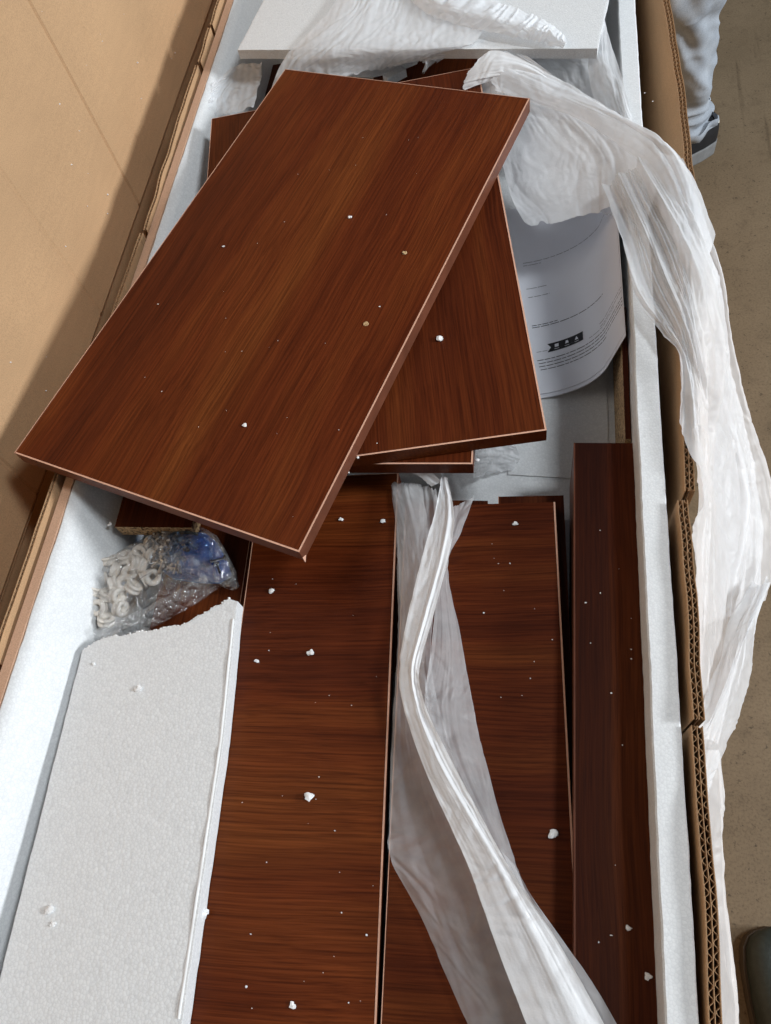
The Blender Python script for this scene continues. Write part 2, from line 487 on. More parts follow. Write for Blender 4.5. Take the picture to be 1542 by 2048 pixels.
M = dict(
    floor=floor_mat(), card=cardboard('kraft_cardboard'), card_cut=cardboard('cardboard_cut_edge', (0.34, 0.205, 0.11)),
    card_core=cardboard('cardboard_flutes', (0.40, 0.245, 0.135)), card_strip=cardboard('kraft_edge_strip', (0.56, 0.36, 0.25)),
    eps=eps_mat('polystyrene_tray', 330, 0.07, 0.985), eps_block=eps_mat('polystyrene_beads', 370, 0.105, 0.955),
    eps_rim=eps_mat('polystyrene_rim', 420, 0.06, 0.985), eps_fine=eps_mat('foam_sheet_white', 480, 0.10, 0.955),
    wood_big=wood('walnut_top_panel', 'Y', 1, 1.12, 0.42), wood_b=wood('walnut_panel_dark', 'Y', 3, 0.92, 0.5),
    wood_c=wood('walnut_panel', 'Y', 5, 0.95, 0.5), wood_x=wood('walnut_cross_grain', 'X', 8, 1.05, 0.55, 0.38, 0.30, 80.0),
    wood_x2=wood('walnut_cross_grain_far', 'X', 12, 0.92, 0.55, 0.40, 0.30, 80.0), wood_r=wood('walnut_rail', 'Y', 21, 0.62, 0.3, 0.5),
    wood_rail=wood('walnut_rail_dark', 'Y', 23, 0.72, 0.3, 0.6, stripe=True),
    band=plain('walnut_edge_band', (0.140, 0.048, 0.026), 0.42, 0.25, 0.18, 40), band_dark=wood('walnut_edge_band_dark', 'Y', 33, 0.8, 0.2, 0.45),
    pale=plain('raw_band_edge', srgb(212, 166, 142), 0.55, 0.3, 0.10, 300), particle=particle_mat(),
    film=film_mat('foam_film', 0.12, 0.26), film_drape=film_mat('foam_film_drape', 0.34, 0.42), film_thin=film_mat('foam_film_thin', 0.28, 0.45, ribs=34.0),
    film_veil=film_mat('foam_film_veil', 0.60, 0.40, bump=0.5),
    film_mid=film_mat('foam_film_crumpled', 0.15, 0.42),
    paper=plain('paper', (0.80, 0.815, 0.88), 0.7, 0.25, 0.015, 20), ink=plain('ink', (0.03, 0.03, 0.035), 0.6, 0.2),
    ink_soft=plain('grey_print', (0.16, 0.16, 0.18), 0.6, 0.2),
    bag=bag_mat('clear_polythene', (0.985, 0.985, 0.985), clear=0.70, gloss=0.62), sachet=bag_mat('blue_polythene', (0.42, 0.66, 0.95), clear=0.80),
    nylon=plain('white_nylon', (0.88, 0.83, 0.76), 0.4, 0.4, 0.05), blue=plain('blue_film', (0.018, 0.16, 0.48), 0.35, 0.5, 0.3, 90),
    steel=None, denim=denim_mat(), rubber=plain('grey_sole', (0.22, 0.225, 0.23), 0.7, 0.3, 0.12, 80),
    shoe=plain('black_mesh', (0.012, 0.013, 0.018), 0.6, 0.3, 0.3, 300), shoe_grey=plain('grey_heel', (0.014, 0.015, 0.018), 0.5, 0.4, 0.2, 120),
    stripe=plain('white_stripe', (0.75, 0.74, 0.68), 0.5, 0.3), leather=plain('green_black_leather', (0.020, 0.026, 0.022), 0.42, 0.5, 0.25, 160, 0.4, 500),
    seam=plain('brown_welt', (0.060, 0.042, 0.028), 0.7, 0.3), bead=plain('foam_bead', (0.88, 0.885, 0.89), 0.6, 0.3, 0.02),
)
m_, nt_, out_ = newmat('zinc')
pb = principled(nt_, out_, Roughness=0.28, Metallic=1.0)
zn = N(nt_, 'ShaderNodeTexNoise', i_Scale=140.0); zr = ramp(nt_, [(0.3, (0.45, 0.48, 0.52)), (0.7, (0.7, 0.72, 0.75))])
L(nt_, zn.outputs['Fac'], zr.inputs[0]); L(nt_, zr.outputs[0], pb.inputs['Base Color'])
M['steel'] = m_

# ------------------------------------------------------------------ floor
fl = MB()
fl.add([(-6, -5, 0), (6, -5, 0), (6, 8, 0), (-6, 8, 0)], [(0, 1, 2, 3)])
tag(fl.build('floor', M['floor']), kind='structure')

# ------------------------------------------------------------------ carton
CARTON_Y0, CARTON_Y1 = -0.42, 1.62
carton = empty('carton', (-0.17, 0.6, 0))
tag(carton, 'long brown corrugated carton lying open, packed with foam and wood panels', 'carton')


def child_of(o, parent):
    o.parent = parent
    o.matrix_parent_inverse = Matrix.Translation(-Vector(parent.location)) if parent.rotation_euler.z == 0 else parent.matrix_world.inverted()
    return o


def poly_at(path, y):
    ys = [p[1] for p in path]
    xs = [p[0] for p in path]
    return np.interp(y, ys, xs)


def corrugated_wall(name, path, hrim, x_low, side, rim_jit=0.0015, z0=0.004, thick=0.0078, seed=1):
    """double-wall board: three liners and two rows of flutes, cut open along the rim; path = inner rim line (x, y) rising in y"""
    y0, y1 = path[0][1], path[-1][1]
    n = max(12, int((y1 - y0) / 0.012))
    ys = np.linspace(y0, y1, n)
    xr = np.array([poly_at(path, y) for y in ys]) + 0.0006 * vnoise1(ys * 40, seed)
    zr = Z(hrim) + rim_jit * vnoise1(ys * 30, seed + 5)
    zs = [0.0, 0.05, 0.16]     # depths below rim of the profile rows

    def sheet(off, t, mb, mi):
        # thin liner of thickness t at offset off (towards the outside = side)
        rows_a, rows_b = [], []
        for d, blend in ((0, 0.0), (0.045, 0.45), (0.12, 1.0), (None, 1.0)):
            z = zr - d if d is not None else np.full(n, z0)
            xx = xr * (1 - blend) + x_low * blend
            rows_a.append(np.stack([xx + side * off, ys, z], 1))
            rows_b.append(np.stack([xx + side * (off + t), ys, z], 1))
        A, B = np.array(rows_a), np.array(rows_b)
        mb.grid(A, mi, side > 0)
        mb.grid(B, mi, side < 0)
        mb.grid(np.array([A[0], B[0]]), 1, side < 0)
        for e in (0, -1):
            mb.grid(np.array([A[:, e], B[:, e]]), 1)
    root = MB()
    sheet(0.0, 0.0006, root, 0)
    sheet(thick - 0.0006, 0.0006, root, 0)
    o = root.build(name, [M['card'], M['card_cut']], None)
    core = MB()
    two = thick > 0.006
    if two: sheet(thick / 2 - 0.0003, 0.0005, core, 0)
    pitch = 0.0074
    k = int((y1 - y0) / pitch * 8)
    yf = np.linspace(y0, y1, k)
    xf = np.array([poly_at(path, y) for y in yf])
    zf = Z(hrim) + rim_jit * vnoise1(yf * 30, seed + 5) - 0.0004
    for row in ((0, 1) if two else (0,)):
        ph = (yf - y0) / pitch * 2 * math.pi + row * 1.7 + 0.5 * vnoise1(yf * 25, seed + 9 + row)
        off = thick * ((0.25 + 0.5 * row) if two else 0.5) + (thick / (4 if two else 2) - 0.0007) * np.clip(1.25 * np.sin(ph), -1, 1)
        rows = []
        for d, blend in ((0, 0), (0.012, 0.12), (0.045, 0.45)):
            xx = xf * (1 - blend) + x_low * blend
            for e in (0.00032,) if d else (0.00032,):
                rows.append((xx, d))
        A = np.array([np.stack([xx + side * (off - 0.00022), yf, zf - d], 1) for xx, d in rows])
        B = np.array([np.stack([xx + side * (off + 0.00022), yf, zf - d], 1) for xx, d in rows])
        core.grid(A, 0); core.grid(B, 0)
        core.grid(np.array([A[0], B[0]]), 0)
    c = core.build('corrugated_core', [M['card_core']], None)
    child_of(o, carton)
    c.parent = o
    c.matrix_parent_inverse = Matrix.Identity(4)
    o.matrix_parent_inverse = Matrix.Translation(-Vector(carton.location))
    return o


RIM = 0.57
corrugated_wall('side_wall', [(0.116, 0.317), (0.118, 0.38), (0.121, 0.45), (0.129, 0.56), (0.140, 0.668), (0.140, 0.80), (0.133, 0.98), (0.128, 1.2), (0.122, CARTON_Y1)], RIM, 0.1145, 1, seed=3)
corrugated_wall('side_wall', [(0.1095, 0.1345), (0.111, 0.22), (0.1105, 0.309)], RIM, 0.1085, 1, seed=13)
corrugated_wall('side_wall', [(0.107, CARTON_Y0), (0.107, -0.045), (0.109, 0.021), (0.1085, 0.131)], RIM + 0.001, 0.108, 1, seed=23)
corrugated_wall('side_wall', [(-0.446, CARTON_Y0), (-0.446, 0.1385)], RIM + 0.002, -0.4475, -1, thick=0.0040, seed=33)
corrugated_wall('side_wall', [(-0.4445, 0.1425), (-0.446, 0.30), (-0.443, 0.640)], RIM, -0.4475, -1, thick=0.0040, seed=43)
corrugated_wall('side_wall', [(-0.4405, 0.6445), (-0.445, 0.80), (-0.4475, 0.943)], RIM, -0.4475, -1, thick=0.0040, seed=53)
corrugated_wall('side_wall', [(-0.4445, 0.948), (-0.446, 1.02)], RIM - 0.001, -0.4475, -1, thick=0.0040, seed=63)
corrugated_wall('side_wall', [(-0.4440, 1.0245), (-0.447, 1.2), (-0.446, CARTON_Y1)], RIM - 0.002, -0.4475, -1, thick=0.0040, seed=73)

# outer left wall, hinge and the tall upright flap
HX = -0.520
mb = MB()
mb.box(-0.5485, -0.5415, CARTON_Y0, CARTON_Y1, 0.002, Z(0.672))
child_of(mb.build('outer_wall', M['card']), carton)
mb = MB()
for ye, d in ((CARTON_Y0, -1), (CARTON_Y1, 1)):
    a, b = (ye - 0.007, ye) if d < 0 else (ye, ye + 0.007)
    mb = MB()
    mb.box(-0.5485, 0.122, a + 0.0005, b + 0.0005, 0.002, Z(RIM))
    child_of(mb.build('end_wall', M['card']), carton)
mb = MB()
mb.box(-0.5412, 0.1075, CARTON_Y0 + 0.001, CARTON_Y1 - 0.001, 0.001, 0.008)
child_of(mb.build('base', M['card']), carton)

# flap: a sheet with pressed creases
crs = [0.345, 0.590, 0.775, 0.845, 1.18]
ys = sorted(set([CARTON_Y0, CARTON_Y1] + list(np.linspace(CARTON_Y0, CARTON_Y1, 70)) + [c + e for c in crs for e in (-0.0035, -0.0012, 0.0012, 0.0035)]))
zs = [Z(0.652), Z(0.645), Z(0.63), Z(0.6), Z(0.55), Z(0.45), Z(0.3), Z(0.1), Z(-0.02)]
A = np.zeros((len(zs), len(ys), 3))
for i, z in enumerate(zs):
    for j, y in enumerate(ys):
        d = 0
        for k, c in enumerate(crs):
            dep = (0.0016, 0.0010, 0.0022, 0.0008, 0.0016)[k]
            if abs(y - c) < 0.0013: d -= dep
        A[i, j] = (HX + d + 0.0018 * float(vnoise2(y * 4, z * 4, 4)) - (0.004 if i == 0 else 0), y, z)
mb = MB()
mb.grid(A)
B = A.copy(); B[:, :, 0] -= 0.0075
mb.grid(B, 0, True)
for e in (0, -1): mb.grid(np.array([A[e], B[e]]), 1); mb.grid(np.array([A[:, e], B[:, e]]), 1)
flap = child_of(mb.build('lid_flap', [M['card'], M['card_cut']], None), carton)
flap['label'] = 'tall upright flap of the carton with pressed creases'
mb = MB()   # hinge strip joining flap and outer wall
mb.add([(-0.5415, CARTON_Y0, Z(0.671)), (-0.5415, CARTON_Y1, Z(0.671)), (-0.5245, CARTON_Y1, Z(0.6522)), (-0.5245, CARTON_Y0, Z(0.6522)),
        (-0.5480, CARTON_Y0, Z(0.671)), (-0.5480, CARTON_Y1, Z(0.671)), (-0.531, CARTON_Y1, Z(0.6522)), (-0.531, CARTON_Y0, Z(0.6522))],
       [(0, 1, 2, 3), (4, 7, 6, 5), (0, 4, 5, 1), (3, 2, 6, 7)])
child_of(mb.build('hinge_strip', M['card_cut']), carton)
# pinkish kraft strip covering the tray's left rim
RIM_E = 0.577
mb = MB()
mb.box(-0.4405, -0.4315, CARTON_Y0 + 0.002, CARTON_Y1 - 0.002, Z(RIM_E + 0.03), Z(RIM_E) + 0.0012)
child_of(mb.build('edge_strip', M['card_strip']), carton)

# ------------------------------------------------------------------ foam tray
FLOOR_H = 0.693
tray = empty('foam_tray', (-0.17, 0.6, 0.008))
tag(tray, 'white moulded polystyrene tray lining the inside of the carton', 'foam tray')
mb = MB()
mb.box(-0.4312, 0.1030, CARTON_Y0 + 0.003, CARTON_Y1 - 0.003, 0.010, Z(FLOOR_H))
child_of(mb.build('tray_floor', M['eps']), tray)


def eps_wall(x0, x1, name, seed, mat):
    ny = 260
    yy = np.linspace(CARTON_Y0 + 0.004, CARTON_Y1 - 0.004, ny)
    c = 0.0012
    ji = 0.0003 * vnoise1(yy * 160, seed) + 0.0004 * vnoise1(yy * 23, seed + 1)
    jo = 0.0003 * vnoise1(yy * 150, seed + 2) + 0.0004 * vnoise1(yy * 20, seed + 3)
    zt = Z(RIM_E) + 0.0006 * vnoise1(yy * 30, seed + 4)
    zb = np.full(ny, Z(FLOOR_H) + 0.0005)
    rows = [np.stack([x0 + 0 * yy, yy, zb], 1), np.stack([x0 + ji, yy, zt - c], 1), np.stack([x0 + c + ji, yy, zt], 1),
            np.stack([x1 - c + jo, yy, zt], 1), np.stack([x1 + jo, yy, zt - c], 1), np.stack([x1 + 0 * yy, yy, zb], 1)]
    m = MB(); m.grid(np.array(rows))
    return child_of(m.build(name, mat, None), tray)


eps_wall(0.0830, 0.1028, 'tray_wall', 5, M['eps_rim'])
# left wall: its inner face slopes in towards the contents
_n = 260
_y = np.linspace(CARTON_Y0 + 0.004, CARTON_Y1 - 0.004, _n)
_j = 0.0004 * vnoise1(_y * 90, 15)
_pr = [(-0.4311, 0.610), (-0.4311, 0.5775), (-0.4295, 0.5765), (-0.4215, 0.588), (-0.4085, 0.609), (-0.4000, 0.626), (-0.3955, 0.645), (-0.3925, FLOOR_H - 0.0005)]
mb = MB(); mb.grid(np.array([np.stack([x_ + _j, _y, Z(h_) + 0.0004 * vnoise1(_y * 30, 16)], 1) for x_, h_ in _pr]))
child_of(mb.build('tray_wall', M['eps'], None, True), tray)
for y0_ in (CARTON_Y0 + 0.006, CARTON_Y1 - 0.026):
    mb = MB(); mb.box(-0.4235, 0.0825, y0_, y0_ + 0.02, Z(FLOOR_H) + 0.0005, Z(RIM_E))
    child_of(mb.build('tray_wall', M['eps']), tray)


# ------------------------------------------------------------------ boards
TH = 0.0155


def board(name, label, cx, cy, h_top, wx, ly, ang, mat, th=TH, bands='lrbt', band=None, cat='wood panel', tilt=(0, 0), raw='', group=None, pale=1.0):
    """laminated board; wx across, ly along local y; edge bands are strips of their own"""
    band = band or M['band']
    o = empty(name, (cx, cy, Z(h_top)))
    e = 0.0011
    x, y = wx / 2, ly / 2
    er = 0.0015
    il, ir, ib, it = ((er if c in 'rb' else e) if c in bands else 0 for c in 'lrbt')
    m = MB()
    m.box(-x + il, x - ir, -y + ib, y - it, -th, 0, 0)
    # side faces of the core show particleboard where no band covers them
    m.m = [0, 0, 1, 1, 1, 1]
    core = m.build('board_face', [mat, M['particle']], o)
    z1, z0 = 0.00025, -th - 0.0002
    for c in bands:
        m = MB()
        if c == 'l': m.box(-x, -x + e, -y, y, z0, z1, 0, 0); m.box(-x - 0.0002, -x + e * 0.4, -y, y, z1 - 0.0002, z1 + 0.0001, 1)
        if c == 'r': m.box(x - er, x, -y, y, z0, z1, 0, 1)
        if c == 'b': m.box(-x + il, x - ir, -y, -y + er, z0, z1, 0, 1)
        if c == 't': m.box(-x + il, x - ir, y - e, y, z0, z1, 0, 0); m.box(-x + il, x - ir, y - e * 0.3, y + 0.0002, z1 - 0.0002, z1 + 0.0001, 1)
        m.build('edge_band', [band, M['pale'] if pale else band], o)
    o.rotation_euler = (math.radians(tilt[0]), math.radians(tilt[1]), math.radians(ang))
    tag(o, label, cat, group)
    return o


# the big panel lying askew on top
big = board('furniture_board', 'large brown wood-grain panel lying slanted on top of everything', -0.2499, 0.5624, 0.55, 0.308, 0.573, -17.4, M['wood_big'])
for (u, v, r) in ((809, 506, 0.0026), (732, 648, 0.0028)):
    p = P(u, v, 0.55)
    q = Matrix.Rotation(math.radians(17.4), 3, 'Z') @ Vector((p[0] + 0.2499, p[1] - 0.5624, 0))
    m = MB()
    n = 20
    ring = lambda rr, zz: [(q.x + rr * math.cos(2 * math.pi * k / n), q.y + rr * math.sin(2 * math.pi * k / n), zz) for k in range(n)]
    vs = ring(r, 0.0003) + ring(r * 0.82, 0.0009) + ring(r * 0.5, 0.0006) + [(q.x, q.y, 0.0002)]
    fs = [(k, (k + 1) % n, n + (k + 1) % n, n + k) for k in range(n)] + [(n + k, n + (k + 1) % n, 2 * n + (k + 1) % n, 2 * n + k) for k in range(n)] + [(2 * n + k, 2 * n + (k + 1) % n, 3 * n) for k in range(n)]
    m.add(vs, fs)
    m.build('drilled_hole', M['particle'], big, True)
# broken chip of edge band at the near corner
m = MB()
m.add([(0.1538, -0.2865, -0.0145), (0.1538, -0.2815, -0.0145), (0.1562, -0.2882, -0.0152), (0.1545, -0.2868, -0.0095)], [(0, 1, 2), (0, 2, 3), (1, 3, 2), (0, 3, 1)])
m.build('chipped_band', M['pale'], big)

k2 = 0.567 / 0.585
th2 = 9.6
ux, uy = math.cos(math.radians(th2)), math.sin(math.radians(th2))
W2, L2 = 0.336 * k2, 0.530 * k2
brx, bry = 0.007 * k2, 0.384 * k2
c2 = (brx - ux * W2 / 2 - uy * L2 / 2, bry - uy * W2 / 2 + ux * L2 / 2)
board('furniture_board', 'dark brown panel under the large slanted one, its right corner beside the manual', c2[0], c2[1], 0.567, W2, L2, th2, M['wood_b'], band=M['band_dark'])
# third panel peeking out below it
k3 = 0.584 / 0.61
board('furniture_board', 'brown panel whose short strip peeks out beneath the two stacked top panels', -0.061 * k3 - 0.13, 0.362 * k3 + 0.20, 0.584, 0.26, 0.40, 0.6, M['wood_c'], band=M['band_dark'], bands='lrb')
# small raw-ended board by the left wall
board('furniture_board', 'small dark board with a raw chipboard end beside the hardware bag', -0.3575, 0.396, 0.606, 0.078, 0.215, 1.0, M['wood_r'], bands='', th=0.017)
mb = MB(); mb.box(-0.385, -0.342, 0.33, 0.52, Z(FLOOR_H) + 0.0005, Z(0.6235))
child_of(mb.build('tray_ledge', M['eps']), tray)

# two stacks of cross-grained planks
TOPH = 0.630
kp = TOPH / 0.65


def plank(name, label, tr, br, wid, h, mat, bands='lrbt', group=None, band=None, y_ext=0.12):
    tr, br = np.array(tr), np.array(br)
    d = (tr - br) / np.linalg.norm(tr - br)
    br = br - d * y_ext
    ln = np.linalg.norm(tr - br)
    ang = math.degrees(math.atan2(-d[0], d[1]))
    mid = (tr + br) / 2 - np.array([d[1], -d[0]]) * wid / 2
    return board(name, label, mid[0], mid[1], h, wid, ln, ang, mat, bands=bands, group=group, band=band)


plank('wood_plank', 'brown cross-grained plank in front, between the foam sheet and the twisted film', (-0.135 * kp, 0.376 * kp), (-0.105 * kp, -0.08 * kp), 0.142 * kp, TOPH, M['wood_x'], band=M['band_dark'])
plank('wood_plank', 'brown cross-grained plank running beneath the twisted white film', (0.0165 * kp, 0.347 * kp), (0.0385 * kp, -0.06 * kp), 0.141 * kp, TOPH, M['wood_x2'], band=M['band_dark'], bands='lr')
low = [(-0.133, 0.362, 0.020, 'lower dark plank just under the front cross-grained plank'), (0.024, 0.352, 0.018, 'lower dark plank peeking out behind the plank under the film')]
for k in range(1, 2):
    for s, (xt, yt, dx, lab) in enumerate(low):
        if k == 1:
            g, lb = None, lab
        else:
            g, lb = ('hidden planks at the bottom of the stacks'), 'dark plank buried at the bottom of the plank stacks'
        off = (0.0, 0.004, -0.012)[k - 1]
        wd = 0.148 if s == 0 else (0.062 if k == 1 else 0.125)
        plank('wood_plank', lb, (xt + off * 0.4, yt + off), (xt + dx, -0.06), wd * kp, TOPH + k * 0.0157, M['wood_r'], bands='l', group=g, band=M['band_dark'])
mb = MB(); mb.box(-0.262, 0.030, -0.40, 0.335, Z(FLOOR_H) + 0.0005, Z(TOPH + 2 * 0.0157) - 0.0003)
child_of(mb.build('tray_ledge', M['eps']), tray)
# a second short end of the lower layer, left of the notch
board('wood_plank', 'short dark plank end showing behind the twisted film', -0.084, 0.262, TOPH + 0.0157, 0.078, 0.165, 0.5, M['wood_r'], bands='', band=M['band_dark'])

# tall dark rail along the right tray wall
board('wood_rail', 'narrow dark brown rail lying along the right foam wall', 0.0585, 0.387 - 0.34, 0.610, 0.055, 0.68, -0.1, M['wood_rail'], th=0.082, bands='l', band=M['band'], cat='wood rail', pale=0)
# upright board against the right wall beyond it
mb = MB()
o = board('furniture_board', 'thin brown board standing on edge against the right wall beside the manual', 0.0795, 0.470, 0.612, 0.005, 0.155, 0, M['wood_r'], th=0.080, bands='', band=M['band_dark'])
# dark board under the hardware bag
board('furniture_board', 'dark brown board lying under the clear hardware bag', -0.311, 0.250, 0.6460, 0.090, 0.28, 2.0, M['wood_c'], th=0.0158, bands='r', band=M['band_dark'])
# panel at the far end under the torn film
board('furniture_board', 'brown panel at the far end showing under the torn film', -0.140, 1.13, 0.645, 0.165, 0.33, -4.0, M['wood_c'], bands='lrb', band=M['band_dark'])
mb = MB(); mb.box(-0.21, -0.07, 0.995, 1.28, Z(FLOOR_H) + 0.0005, Z(0.6612))
child_of(mb.build('tray_ledge', M['eps']), tray)
# packing that carries the upper panels
mb = MB(); mb.box(-0.335, -0.095, 0.385, 0.74, Z(FLOOR_H) + 0.0005, Z(0.5998))
child_of(mb.build('tray_ledge', M['eps']), tray)
board('furniture_board', 'thin brown panel edge showing beside the left foam wall near the film', -0.36, 0.985, 0.66, 0.09, 0.18, 6, M['wood_r'], bands='b', band=M['band_dark'])


# ------------------------------------------------------------------ foam pieces
def bead_ball(r=1.0, seed=0, amp=0.25):
    bm = bmesh.new()
    bmesh.ops.create_icosphere(bm, subdivisions=1, radius=1.0)
    rr = random.Random(seed)
    for v in bm.verts:
        v.co *= 1 + rr.uniform(-amp, amp)
    me = bpy.data.meshes.new('bead')
    bm.to_mesh(me); bm.free()
    vs = [tuple(v.co) for v in me.vertices]; fs = [tuple(p.vertices) for p in me.polygons]
    bpy.data.meshes.remove(me)
    return np.array(vs), fs


BALL = [bead_ball(seed=k, amp=0.36) for k in range(6)]
ROUND = bead_ball(amp=0.0)


def sheet_block(name, label, loop_top, h, th, mat, beads_on=(), seed=0, cat='foam sheet', tilt=(0, 0)):
    """foam slab from a top outline (x, y); torn edges get rows of beads"""
    rr = np.random.default_rng(seed)
    pts, tags = [], []
    n = len(loop_top)
    for i in range(n):
        a, b = np.array(loop_top[i]), np.array(loop_top[(i + 1) % n])
        ln = np.linalg.norm(b - a)
        k = max(2, int(ln / 0.0022))
        nrm = np.array([(b - a)[1], -(b - a)[0]]) / ln
        torn = i in beads_on
        for t in np.linspace(0, 1, k, endpoint=False):
            j = 0.0
            if torn: j = 0.0010 * float(vnoise1(t * ln / 0.008, seed + i)) + rr.uniform(-0.0006, 0.0006)
            elif 0.02 < t < 0.98: j = 0.0003 * float(vnoise1(t * ln / 0.01, seed + 40 + i))
            pts.append(a + (b - a) * t + nrm * j); tags.append(i)
    c = np.mean(pts, 0)
    top = [(p[0], p[1], Z(h)) for p in pts]
    mid = [(p[0] + (c[0] - p[0]) * -0.002, p[1], Z(h) - 0.0012) for p in pts]
    bot = [(p[0], p[1], Z(h) - th) for p in pts]
    m = MB()
    N_ = len(pts)
    ins = [(p[0] + (c[0] - p[0]) * 0.008, p[1] + (c[1] - p[1]) * 0.008, Z(h) + 0.0002) for p in pts]
    vs = top + bot + ins
    fs = [tuple(2 * N_ + k for k in range(N_))] + [tuple(N_ + k for k in reversed(range(N_)))]
    fs += [(k, 2 * N_ + k, 2 * N_ + (k + 1) % N_, (k + 1) % N_)[::-1] for k in range(N_)]
    fs += [(k, (k + 1) % N_, N_ + (k + 1) % N_, N_ + k)[::-1] for k in range(N_)]
    m.add(vs, fs)
    o = m.build(name, mat)
    tag(o, label, cat)
    bb = MB()
    for p, tg in zip(pts, tags):
        if tg in beads_on:
            for q in range(2):
                r = rr.uniform(0.0009, 0.0014)
                vv, ff = BALL[rr.integers(6)]
                zc = Z(h) - rr.uniform(0.0003, th * 0.8) if q else Z(h) - 0.0009
                bb.add(vv * r + np.array([p[0] + rr.uniform(-0.0006, 0.0006), p[1] + rr.uniform(-0.0006, 0.0006), zc]), ff)
    if bb.v:
        b = bb.build('torn_bead_edge', M['bead'], o, True)
        tag(b, kind='stuff')
    # flip normals outward if needed
    bm = bmesh.new(); bm.from_mesh(o.data); bmesh.ops.recalc_face_normals(bm, faces=bm.faces); bm.to_mesh(o.data); bm.free()
    return o


BH = 0.6135
kb = BH / 0.6
sheet_block('foam_sheet', 'thick white polystyrene bead sheet with a torn top edge at the left', [
    (-0.387 * kb, 0.165 * kb), (-0.376 * kb, -0.082 * kb), (-0.372 * kb, -0.20), (-0.223 * kb, -0.20), (-0.231 * kb, -0.091 * kb), (-0.2415 * kb, 0.10 * kb), (-0.2535 * kb, 0.2165 * kb),
    (-0.262 * kb, 0.2185 * kb), (-0.30 * kb, 0.193 * kb), (-0.372 * kb, 0.176 * kb)], BH, 0.0150, M['eps_block'], beads_on=(7, 8, 9), seed=3)
# raised lip at its right edge: a strip left from cutting
m = MB()
yy = np.linspace(-0.09, 0.205, 120)
xr_ = np.interp(yy / kb, [-0.2, 0.10, 0.2165], [-0.226, -0.2415, -0.2535]) * kb - 0.0022
A = np.array([np.stack([xr_ - 0.0016, yy, np.full(120, Z(BH) + 0.0002)], 1), np.stack([xr_ - 0.0008 + 0.0005 * vnoise1(yy * 120, 2), yy, Z(BH) + 0.0013 + 0.0005 * vnoise1(yy * 90, 3)], 1), np.stack([xr_ + 0.0006, yy, np.full(120, Z(BH) + 0.0002)], 1)])
m.grid(A)
lip = m.build('cut_lip', M['bead'], bpy.data.objects['foam_sheet'], True)

# far-end sheet
s0, s1 = P(475, 100, 0.55)[:2], P(1195, 97, 0.55)[:2]
dv = (s1 - s0) / np.linalg.norm(s1 - s0)
pv = np.array([-dv[1], dv[0]])
sheet_block('foam_sheet', 'white foam sheet lying across the far end under torn film', [tuple(s0), tuple(s1), tuple(s1 + pv * 0.38), tuple(s0 + pv * 0.38)], 0.55, 0.0115, M['eps_fine'], seed=11)
mb = MB(); mb.box(-0.33, 0.03, 1.075, 1.32, Z(0.6445), Z(0.5612))
child_of(mb.build('tray_ledge', M['eps']), tray)
# curved white strip and flaked bits below the far sheet
m = MB()
path = [P(690, 152, 0.60), P(745, 155, 0.602), P(790, 146, 0.603), P(835, 128, 0.603)]
path = np.array(path)
tt = np.linspace(0, 3, 24)
pp = np.stack([np.interp(tt, range(4), path[:, k]) for k in range(3)], 1)
for a_, b_ in ((0, 0), ):
    up = np.array([0, 0, 0.008]); back = np.array([0, 0.02, 0])
    A = np.array([pp, pp + up, pp + up + back, pp + back])
    m.grid(A)
tag(m.build('foam_strip', M['eps_fine'], None, True), 'curved white foam strip under the far-end foam sheet', 'foam strip')
sheet_block('foam_flake', 'pale broken foam flake beside the curved foam strip', [tuple(P(765, 150, 0.585)[:2]), tuple(P(800, 132, 0.585)[:2]), tuple(P(812, 138, 0.585)[:2]), tuple(P(775, 158, 0.585)[:2])], 0.585, 0.010, M['eps_fine'], seed=8, cat='foam flake')


# ------------------------------------------------------------------ foam film
def crom(pts, n):
    pts = np.asarray(pts, float)
    k = len(pts)
    if k == 2:
        t = np.linspace(0, 1, n)[:, None]
        return pts[0] * (1 - t) + pts[1] * t
    ext = np.vstack([2 * pts[0] - pts[1], pts, 2 * pts[-1] - pts[-2]])
    t = np.linspace(0, k - 1 - 1e-9, n)
    i = t.astype(int); f = (t - i)[:, None]
    p0, p1, p2, p3 = ext[i], ext[i + 1], ext[i + 2], ext[i + 3]
    return 0.5 * (2 * p1 + (p2 - p0) * f + (2 * p0 - 5 * p1 + 4 * p2 - p3) * f ** 2 + (3 * p1 - p0 - 3 * p2 + p3) * f ** 3)


